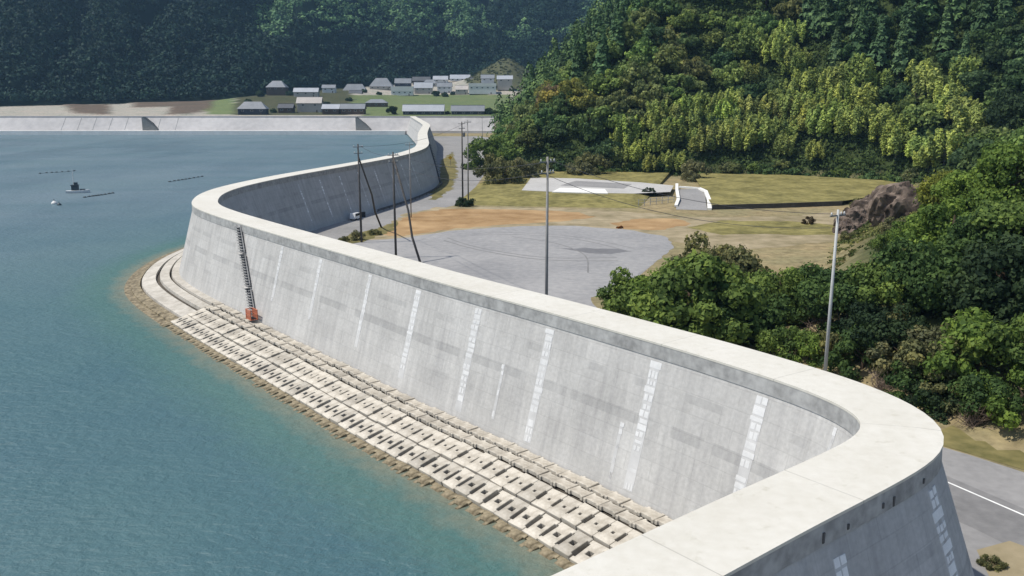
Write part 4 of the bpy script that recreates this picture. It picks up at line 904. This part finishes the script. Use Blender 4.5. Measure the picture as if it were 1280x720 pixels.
SHR = [(950, 418, 34, G_MID, 'low green bush in the gap of the foreground thicket'), (985, 442, 44, G_MID, 'low rounded green bush left of the pale pole near the crest'),
       (1010, 452, 40, G_BRIGHT, 'low bright bush touching the crest left of the pale pole'), (1075, 470, 56, G_DARK, 'dark bush right of the pale pole near the crest'),
       (1128, 462, 56, G_PALE, 'pale olive bush on the roadside slope'), (1168, 470, 62, G_OLIVE, 'olive bush on the roadside slope right of the pale olive bush'),
       (1140, 500, 54, G_DARK, 'dark bush directly above the white crest curve'), (1195, 500, 58, G_OLIVE, 'straggly olive bush above the road'),
       (1165, 520, 44, G_DEEP, 'very dark bush right behind the crest curve'), (1222, 470, 84, G_BRIGHT, 'bright green leafy bush on the right roadside slope'),
       (1262, 455, 78, G_MID, 'mid green bush at the right edge on the roadside slope'), (1268, 520, 62, G_BRIGHT, 'bright bush lowest at the right edge by the road'),
       (1240, 520, 56, G_DARK, 'dark bush left of the lowest bright bush by the road'), (1205, 440, 50, G_PALE, 'pale dry bush under the broad dark tree'),
       (1115, 420, 44, G_OLIVE, 'olive bush beneath the tree below the rock outcrop'), (1055, 445, 40, G_OLIVE, 'small olive bush just right of the pale pole')]
for px, py, h, c, lab in SHR: near_tree(px, py, h, c, lab, 'bush', SHRUB, 2.05, cat='bush')
for (px, py, s, lab) in [(1030, 425, 1.25, 'bare brown twiggy shrub beside the pale pole'), (1100, 500, .9, 'bare brown twiggy shrub behind the crest below the dark bush'), (1215, 535, .75, 'bare twiggy shrub on the verge above the road')]:
    x, y, z = hit(px, py); t = thing('dead_shrub', lab, 'shrub', (x, y, z-.1)); t.scale = (s, s, s); link(bpy.data.objects.new('branches', random.choice(BARE)), t)
near_tree(812, 245, 11, G_DEEP, 'small dark round shrub on the concrete pad beside the fence', 'bush', SHRUB, 2.05, cat='bush')
near_tree(1009, 280, 11, (.07, .05, .025), 'small brown round shrub on the dry grass left of the rocks', 'bush', SHRUB, 2.05, cat='bush')
near_tree(581, 258, 15, G_DEEP, 'dark shrub growing at the base of the paired poles', 'bush', SHRUB, 2.05, cat='bush')
near_tree(775, 286, 5, (.25, .10, .03), 'tiny rust coloured tuft on the orange soil', 'bush', SHRUB, 2.05, cat='bush')
for px, py, h, c, lab in [(625, 232, 40, G_OLIVE, 'olive bush at the left tip of the wooded hill above the road'), (643, 226, 32, G_PALE, 'pale dry bush at the foot of the wooded hill'), (612, 212, 42, G_MID, 'green bush overhanging the road at the hill foot'), (725, 222, 26, G_PALE, 'pale dry bush in front of the wood, over the concrete pad'), (740, 221, 28, G_OLIVE, 'olive bush in front of the wood, over the concrete pad'), (868, 226, 22, G_PALE, 'pale dry bush behind the white kerbed ramp'), (1083, 262, 24, G_OLIVE, 'olive bush growing on the left of the rock outcrop'), (1146, 262, 30, G_MID, 'green bush growing over the right end of the rock outcrop'), (1118, 292, 22, G_PALE, 'pale bush at the front foot of the rock outcrop'), (1062, 300, 18, G_OLIVE, 'small olive bush left of the rock outcrop foot'), (1150, 300, 40, G_BRIGHT, 'bright bush on the grass slope under the rock outcrop'), (1110, 308, 24, G_MID, 'mid green bush on the grass slope under the rock outcrop'), (665, 222, 22, G_OLIVE, 'small olive bush beside the concrete pad corner'),
                          (1239, 712, 22, G_OLIVE, 'weed tuft at the landward wall foot beside the near road'), (430, 302, 9, G_OLIVE, 'low weed clump near the crest, left of the first dark pole'), (447, 300, 12, G_PALE, 'pale weed clump at the foot of the first dark pole'), (470, 294, 10, G_OLIVE, 'olive weed clump between the first dark pole and its strut')]:
    near_tree(px, py, h, c, lab, 'bush', SHRUB, 2.05, cat='bush')
q = at_y(490, 146, 745); plant('round_tree', HILLB, q[0], 748, tz(q[0], 748)-.5, .95, G_DEEP, 'round dark tree beside the long barns behind the far seawall', 'tree')
# ---- rock outcrop
def rock(px, py, sx, sy, sz, seed, label, dz=0.):
    bm = bmesh.new(); bmesh.ops.create_icosphere(bm, subdivisions=5, radius=1.)
    for v in bm.verts:
        p = np.array(v.co); k = 1+.55*(float(vnoise(np.array([p[0]*2.1+seed]), np.array([p[1]*2.1+p[2]*1.7]), seed)[0])-.5)+.3*(float(vnoise(np.array([p[0]*5+seed]), np.array([p[1]*5+p[2]*4]), seed+1)[0])-.5)
        k = round(k*7)/7*.65+k*.35; k += .16*(float(vnoise(np.array([p[0]*11+p[1]*9+seed]), np.array([p[2]*4.]), seed+2)[0])-.5); v.co = Vector((p[0]*sx*k*.86, p[1]*sy*k*.86, p[2]*sz*k*.8))
    me = bpy.data.meshes.new('rock'); bm.to_mesh(me); bm.free(); me.materials.append(M['rock']); x, y, z = hit(px, py); o = link(bpy.data.objects.new('rock_outcrop', me)); o.location = (x, y, z+dz); tag(o, label, 'rock', 'rocks at the edge of the dry field')
rock(1075, 284, 5.5, 4, 5.4, 1, 'brown jagged rock at the left end of the outcrop'); rock(1100, 272, 7.5, 5, 7.6, 5, 'largest brown rock in the middle of the outcrop'); rock(1132, 268, 7.5, 5, 8., 9, 'dark brown rock at the right end of the outcrop'); rock(1058, 292, 2.6, 2.6, 3.2, 13, 'small dark rock in front of the outcrop')
# ---- wooded hill: individual trees, nearest and largest first
cand = []
sp = 8.4
for gx in np.arange(-20, 330, 9.6):
    for gy in np.arange(232, 620, 7.4):
        x = gx+random.uniform(-.42, .42)*sp; y = gy+random.uniform(-.42, .42)*sp; cand.append((x, y))
cand = np.array(cand); ci = in_poly(HILL, cand[:, 0], cand[:, 1]); cd = poly_dist(HILL, cand[:, 0], cand[:, 1]); keep = ci & (cd > 4); cand = cand[keep]; cd = cd[keep]
cz = terrain(cand[:, 0], cand[:, 1]); px, py, dp = proj(cand[:, 0], cand[:, 1], cz); _, pyt, _ = proj(cand[:, 0], cand[:, 1], cz+11)
order = np.argsort(dp); vis = np.full(1400, 720.); hill_trees = []; rest = []
nearmask = (cand[:, 1] < 205) & (cand[:, 0] < 150)
for i in order:
    x_, y_ = cand[i]
    if y_ < 232 and x_ < 175: continue                       # the foreground thicket is planted one by one above
    if not (-40 < px[i] < 1330) or py[i] < -70: continue
    if pyt[i] > vis[int(np.clip(px[i]+40, 0, 1399))]-3.0: continue
    w = 4.0*F/dp[i]; a, b = int(max(0, px[i]+40-w*.75)), int(min(1399, px[i]+40+w*.75)); vis[a:b] = np.minimum(vis[a:b], pyt[i]+.30*(py[i]-pyt[i]))
    hill_trees.append(i)
rt = random.Random(11)
xb, yb = np.meshgrid(np.arange(30, 215, 5.6), np.arange(338, 420, 5.)); xb = xb.ravel()+rng.uniform(-2.5, 2.5, xb.size); yb = yb.ravel()+rng.uniform(-2.5, 2.5, yb.size); zb_ = terrain(xb, yb); bq, br, _ = proj(xb, yb, zb_+7)
kb_ = in_poly(HILL, xb, yb) & (bq > 772) & (bq < 1210) & (br > 148-.2*(bq-770)) & (br > 92) & ~((bq > 1115) & (bq < 1160) & (br > 100) & (br < 150)); bam_extra = [(x, y, z) for x, y, z in zip(xb[kb_], yb[kb_], zb_[kb_])]
def kind_at(qx, qy, x, y):
    n = float(vnoise(np.array([x/17.]), np.array([y/17.]), 8)[0]); r = rt.random()
    bam = (765 < qx < 1215 and 90 < qy < 212 and qy > 150-.22*(qx-770)) or (930 < qx < 1000 and 40 < qy < 95)
    if bam and r < .92 and not (1115 < qx < 1160 and 100 < qy < 155): return 'bamboo'
    if 675 < qx < 735 and 95 < qy < 190: return 'yellow' if r < .45 else ('rust' if r < .55 else 'dark')
    if qx > 1000 and qy < 105: return 'cedar' if r < .55 else 'deep'
    if qx < 800 and qy < 95-.3*(qx-640)+35: return 'cedar' if r < .38 else 'mid'
    if qx < 870 and qy < 150 and r < .6: return 'mid' if r < .38 else 'olive'
    if 195 < qy and n > .3: return 'dark' if r < .6 else 'pale'
    return 'mid' if r < .42 else ('dark' if r < .75 else ('olive' if r < .93 else 'deep'))
SPEC = {'bamboo': ('bamboo_clump', BAMB, (.31, .37, .115), 'feathery yellow-green bamboo clump in the sunlit grove on the hill', 'bamboo clump', 'bamboo on the wooded hill'),
        'cedar': ('cedar_tree', CEDAR, (.075, .135, .058), 'pointed dark green cedar in the wood on the right hill', 'tree', 'cedars on the wooded hill'),
        'mid': ('broadleaf_tree', HILLB, (.175, .245, .075), 'mid green broadleaf tree in the wood on the right hill', 'tree', 'mid green trees on the wooded hill'),
        'dark': ('broadleaf_tree', HILLB, (.115, .185, .072), 'dark green broadleaf tree in the wood on the right hill', 'tree', 'dark green trees on the wooded hill'),
        'deep': ('broadleaf_tree', HILLB, (.065, .115, .052), 'very dark broadleaf tree among the cedars and shadows of the right hill', 'tree', 'very dark trees on the wooded hill'),
        'olive': ('broadleaf_tree', HILLB, (.185, .215, .085), 'olive green broadleaf tree in the wood on the right hill', 'tree', 'olive trees on the wooded hill'),
        'yellow': ('broadleaf_tree', HILLB, (.28, .27, .075), 'yellow leaved tree in a dark hollow of the wooded hill', 'tree', 'yellow trees on the wooded hill'),
        'rust': ('broadleaf_tree', HILLB, (.165, .14, .075), 'rust brown tree in a dark hollow of the wooded hill', 'tree', 'rust brown trees on the wooded hill'),
        'pale': ('broadleaf_tree', HILLB, (.19, .21, .10), 'pale green small tree along the front edge of the wooded hill', 'tree', 'pale trees along the edge of the wood')}
print('hill trees in view', len(hill_trees))
cnt = {}; rest_i = []
for n_, i in enumerate(hill_trees):
    x, y = cand[i]; k = kind_at(px[i], pyt[i]*.6+py[i]*.4, x, y); nm, var, col, lab, cat, grp = SPEC[k]
    cnt[nm] = cnt.get(nm, 0)+1
    if cnt[nm] > (265 if nm == 'broadleaf_tree' else 295): rest_i.append(i); continue
    j = rt.uniform(.82, 1.2); col = tuple(c*j*rt.uniform(.93, 1.07) for c in col)
    sc = {'bamboo': rt.uniform(.85, 1.15), 'cedar': rt.uniform(.9, 1.25), 'pale': rt.uniform(.55, .75)}.get(k, rt.uniform(.95, 1.4))
    if cd[i] < 7: sc *= .8
    plant(nm, var, x, y, cz[i]-.4, sc, col, lab, cat, grp, szz=rt.uniform(.9, 1.18))
print('bamboo extra', len(bam_extra))
for x, y, z in bam_extra[:240]:
    nm, var, col, lab, cat, grp = SPEC['bamboo']; j = rt.uniform(.75, 1.2); plant(nm, var, x, y, z-.5, rt.uniform(.62, .95), tuple(c*j*rt.uniform(.92, 1.08) for c in col), lab, cat, grp, szz=rt.uniform(.9, 1.15))
rg_ = np.random.default_rng(17); xw = rg_.uniform(45, 330, 900); yw = rg_.uniform(10, 300, 900); zw = terrain(xw, yw); aw, _, dw = proj(xw, yw, zw+5); kw = in_poly(HILL, xw, yw) & (poly_dist(HILL, xw, yw) > 6) & ((aw > 1345) | (dw < 0)) & (vnoise(xw/14, yw/14, 51) > .25)
OUT_WOOD = (np.c_[xw, yw][kw], zw[kw])
# ---- front edge of the wood: low leafy trees reaching down to the field
ept = [np.array(p, float) for p in [(138, 300), (131, 309), (100, 327), (60, 335), (20, 339), (-2, 346), (-8, 378), (-11, 470), (-13, 560)]]; ei = 0
for a_, b_ in zip(ept[:-1], ept[1:]):
    nseg = max(1, int(np.linalg.norm(b_-a_)/(4.6 if a_[1] < 345 else 8)))
    for t_ in range(nseg):
        p_ = a_+(b_-a_)*(t_+rt.uniform(.1, .9))/nseg+np.array([rt.uniform(.5, 3.), rt.uniform(.5, 3.5)]); k = rt.choice(('mid', 'dark', 'dark', 'pale', 'deep', 'olive')); nm, var, col, lab, cat, grp = SPEC[k]; j = rt.uniform(.85, 1.15)
        plant('edge_tree', HILLB, p_[0], p_[1], tz(*p_)-1.2, rt.uniform(.38, .72), tuple(c*j for c in col), 'low '+{'mid': 'mid green', 'dark': 'dark green', 'pale': 'pale green', 'deep': 'very dark', 'olive': 'olive green'}[k]+' tree at the bottom edge of the wooded hill', 'tree', {'mid': 'mid green', 'dark': 'dark green', 'pale': 'pale green', 'deep': 'very dark', 'olive': 'olive green'}[k]+' low trees at the wood edge')
# ---- trees standing between the far houses
for px_, pb_, D_, sc_, where in [(310, 126, 900, .8, 'behind the leftmost far house'), (342, 140, 770, .55, 'right of the leftmost far house'), (325, 117, 960, .9, 'left of the temple-like house'), (362, 116, 985, .8, 'right of the temple-like house'), (408, 124, 880, .7, 'behind the narrow pale roofed house'), (436, 120, 930, .65, 'behind the long low dark house'),
                                  (455, 118, 1075, .7, 'at the left end of the hamlet'), (474, 119, 1065, .6, 'before the broad hipped roof of the hamlet'), (545, 116, 1080, .9, 'in the middle of the hamlet'), (556, 117, 1075, .8, 'left of the small tan roofed house'), (566, 115, 1090, .6, 'close by the small tan roofed house'), (592, 100, 1200, .7, 'in the upper row of the hamlet'), (529, 104, 1170, .8, 'behind the beige house of the hamlet'), (612, 141, 748, .9, 'right of the rightmost barn'), (559, 143, 748, .5, 'between the two long barns')]:
    q = at_y(px_, pb_, D_); plant('village_tree', HILLB, q[0], D_, tz(q[0], D_)-.6, sc_, (.05, .085, .04), 'dark green tree '+where, 'tree')
# ---- far woods as one mass each
def wood(name, pts, zz, col, leaf, per, crown, seed, label, conif=.5):
    rg = np.random.default_rng(seed); Vs = []; Qs = []; Ts = []; n0 = 0
    for (x, y), z in zip(pts, zz):
        s = crown*rg.uniform(.7, 1.25); tv = np.clip(.5+rg.normal()*.2, 0, 1)
        if rg.random() < conif: t = rg.uniform(0, 1, per); a = rg.uniform(0, 6.28, per); r = s*.5*(1-t)**.8+.2; C = np.c_[x+np.cos(a)*r, y+np.sin(a)*r, z+s*(.25+1.6*t)]; Nn = np.c_[np.cos(a), np.sin(a), np.full(per, .7)]
        else: d = rg.normal(size=(per, 3)); d[:, 2] = np.abs(d[:, 2])*.9+.05; d /= np.linalg.norm(d, axis=1)[:, None]; C = np.array([x, y, z+s*.4])+d*s*.62*rg.uniform(.8, 1.1, (per, 1)); Nn = d
        V, Q = quads(C, Nn+rg.normal(size=(per, 3))*.35, leaf*s/crown, rg, 1.3); Vs.append(V); Qs.append(Q+n0); n0 += len(V); Ts.append(np.clip(tv+rg.normal(size=per)*.1, 0, 1))
    me = np_mesh(name, np.concatenate(Vs), np.concatenate(Qs), M['farleaf'], np.concatenate(Ts)); o = link(bpy.data.objects.new(name, me)); o.color = (*col, 1); return tag(o, label, 'woodland', kind='stuff')
print(cnt, len(rest_i))
if rest_i:
    r_ = rest_i; wood('woodland', cand[r_], cz[r_], (.085, .14, .05), 1.1, 130, 12., 77, 'remaining treetops along the upper edge of the right wooded hill', .4)
wood('woodland', OUT_WOOD[0], OUT_WOOD[1]-1, (.09, .15, .05), .7, 170, 8.5, 78, 'green woodland on the slope beyond the right edge of the thicket', .1)
fx, fy = np.meshgrid(np.arange(-820, 340, 9.5), np.arange(780, 1560, 9.5)); fx = fx.ravel(); fy = fy.ravel(); fx = fx+rng.uniform(-3.6, 3.6, len(fx)); fy = fy+rng.uniform(-3.6, 3.6, len(fy))
fo = np.interp(fx, FARX, FARY); ok = (fy > fo-2) & (fy < fo+430) & ~in_poly(HILL, fx, fy) & (((fx+9)/54)**2+((fy-1185)/88)**2 > 1); fx, fy = fx[ok], fy[ok]
fz = terrain(fx, fy); qx, qy, qd = proj(fx, fy, fz); ok = (qx > -60) & (qx < 900) & (qy > -45); fx, fy, fz, qx, qy = fx[ok], fy[ok], fz[ok], qx[ok], qy[ok]
# broadleaf stands up high coloured as sunlit, cedar plantations below darkened as cloud shade
lit = ((vnoise(fx/75, fy/95, 21)+.26*((qx > 400) & (qx < 660)) > .52) & (qy < 36+24*vnoise(fx/40, fy/40, 3)) & (qx > 270))
print('far trees', len(fx), lit.sum())
pts = np.c_[fx, fy]
wood('far_woodland', pts[~lit], fz[~lit]-1, (.0125, .034, .026), 2.4, 70, 14.5, 5, 'dark blue-green forest covering the hillside beyond the bay', .22)
if lit.any(): wood('far_woodland', pts[lit], fz[lit]-1, (.10, .185, .09), 2.4, 50, 12., 6, 'lighter green woodland high on the hillside beyond the bay', .1)
def undergrowth(name, pts, zz, cols, r, leaf, per, seed, label):
    rg = np.random.default_rng(seed); n = len(pts); s = r*rg.uniform(.6, 1.4, n)
    d = rg.normal(size=(n, per, 3)); d[..., 2] = np.abs(d[..., 2])*.8; d /= np.linalg.norm(d, axis=2)[..., None]
    C = np.c_[pts, zz-.15][:, None, :]+d*(s[:, None]*rg.uniform(.5, 1.1, (n, per)))[..., None]*np.array([1, 1, .6])
    V, Q = quads(C.reshape(-1, 3), (d+rg.normal(size=d.shape)*.5).reshape(-1, 3), leaf, rg, 1.5)
    t = np.clip(np.repeat(rg.uniform(.15, .85, n), per)+rg.normal(size=n*per)*.12, 0, 1)
    o = link(bpy.data.objects.new(name, np_mesh(name, V, Q, M['leaf'], t))); o.color = (*cols, 1); return tag(o, label, 'undergrowth', kind='stuff')
def scatter(n, x0, x1, y0, y1, dmin, seed, thr):
    rg = np.random.default_rng(seed); x = rg.uniform(x0, x1, n); y = rg.uniform(y0, y1, n); d = poly_dist(HILL, x, y); ok = in_poly(HILL, x, y) & (d > dmin) & (vnoise(x/9, y/9, 31) > thr)
    x, y = x[ok], y[ok]; z = terrain(x, y); a, b, dd = proj(x, y, z); k = (dd > 0) & (a > -60) & (a < 1900) & (b > -60) & (b < 760); return np.c_[x, y][k], z[k]
p_, z_ = scatter(13000, 20, 195, 10, 236, 1.5, 3, .36); undergrowth('undergrowth', p_[::2], z_[::2], (.075, .105, .032), 1.0, .30, 44, 41, 'green scrub covering the roadside slope on the right'); undergrowth('undergrowth', p_[1::2], z_[1::2], (.155, .145, .065), .75, .26, 40, 42, 'dry olive scrub covering the roadside slope on the right')
p_, z_ = scatter(26000, -25, 330, 236, 520, .3, 5, .0); undergrowth('undergrowth', p_, z_, (.075, .115, .042), 2.6, .8, 34, 43, 'dark green undergrowth between the trees of the wooded hill')
p_, z_ = scatter(6000, 55, 150, 165, 300, .2, 8, .0); undergrowth('undergrowth', p_, z_, (.145, .165, .06), .8, .32, 26, 45, 'rough grass and low scrub on the slope under the rock outcrop')
rg_ = np.random.default_rng(9); x_ = rg_.uniform(-62, 44, 420); y_ = rg_.uniform(1110, 1260, 420); k_ = (((x_+9)/52)**2+((y_-1185)/80)**2 < 1); x_, y_ = x_[k_], y_[k_]
undergrowth('undergrowth', np.c_[x_, y_], terrain(x_, y_), (.085, .10, .05), 2.2, 1.5, 16, 44, 'thin olive scrub on the cleared mound behind the hamlet')
# ------------------------------------------------------------------ haze
def haze():
    mb = MB(); mb.box((0, 900, 180), (6400, 4400, 374)); m = bpy.data.materials.new('haze_air'); m.use_nodes = True; nt = m.node_tree; nt.nodes.remove(nt.nodes['Principled BSDF'])
    v = nt.nodes.new('ShaderNodeVolumePrincipled'); v.inputs['Color'].default_value = (.38, .66, .95, 1); v.inputs['Density'].default_value = .000085; v.inputs['Anisotropy'].default_value = .2
    nt.links.new(v.outputs[0], nt.nodes['Material Output'].inputs['Volume']); o = mb.build('haze', m); o['kind'] = 'stuff'; o['label'] = 'thin pale blue air haze over the whole bay'; o['category'] = 'haze'
    return o
HAZE = haze()
# ------------------------------------------------------------------ camera, sun, sky
cam = bpy.data.objects.new('camera', bpy.data.cameras.new('camera')); link(cam); cam.location = (0, 0, CH); cam.rotation_euler = (math.pi/2-PITCH, 0, 0)
cam.data.sensor_width = 36.; cam.data.lens = F/1280*36; cam.data.clip_end = 9000; cam.data.clip_start = .5; SC.camera = cam
sd = Vector((-.98, -.13, 0)).normalized(); el = R(60); sdir = Vector((sd.x*math.cos(el), sd.y*math.cos(el), math.sin(el)))
L = bpy.data.lights.new('sun', 'SUN'); L.energy = 4.3; L.angle = R(.55); L.color = (1., .945, .85); so = link(bpy.data.objects.new('sun', L)); so.rotation_euler = (-sdir).to_track_quat('-Z', 'Y').to_euler(); so.location = (-300, 0, 600)
W = bpy.data.worlds.new('World'); SC.world = W; W.use_nodes = True; nt = W.node_tree; sk = nt.nodes.new('ShaderNodeTexSky'); sk.sky_type = 'NISHITA'; sk.sun_disc = False; sk.sun_elevation = el; sk.sun_rotation = math.atan2(sd.x, sd.y)
sk.altitude = 0; sk.air_density = 1.; sk.dust_density = 1.2; sk.ozone_density = 1.
nt.links.new(sk.outputs[0], nt.nodes['Background'].inputs[0]); nt.nodes['Background'].inputs[1].default_value = .135
vs = SC.view_settings; vs.view_transform = 'Standard'; vs.look = 'None'; vs.exposure = .1; vs.gamma = 1.; vs.use_curve_mapping = False
SC.cycles.volume_bounces = 0; SC.cycles.max_bounces = 6; SC.cycles.diffuse_bounces = 2; SC.cycles.transparent_max_bounces = 4
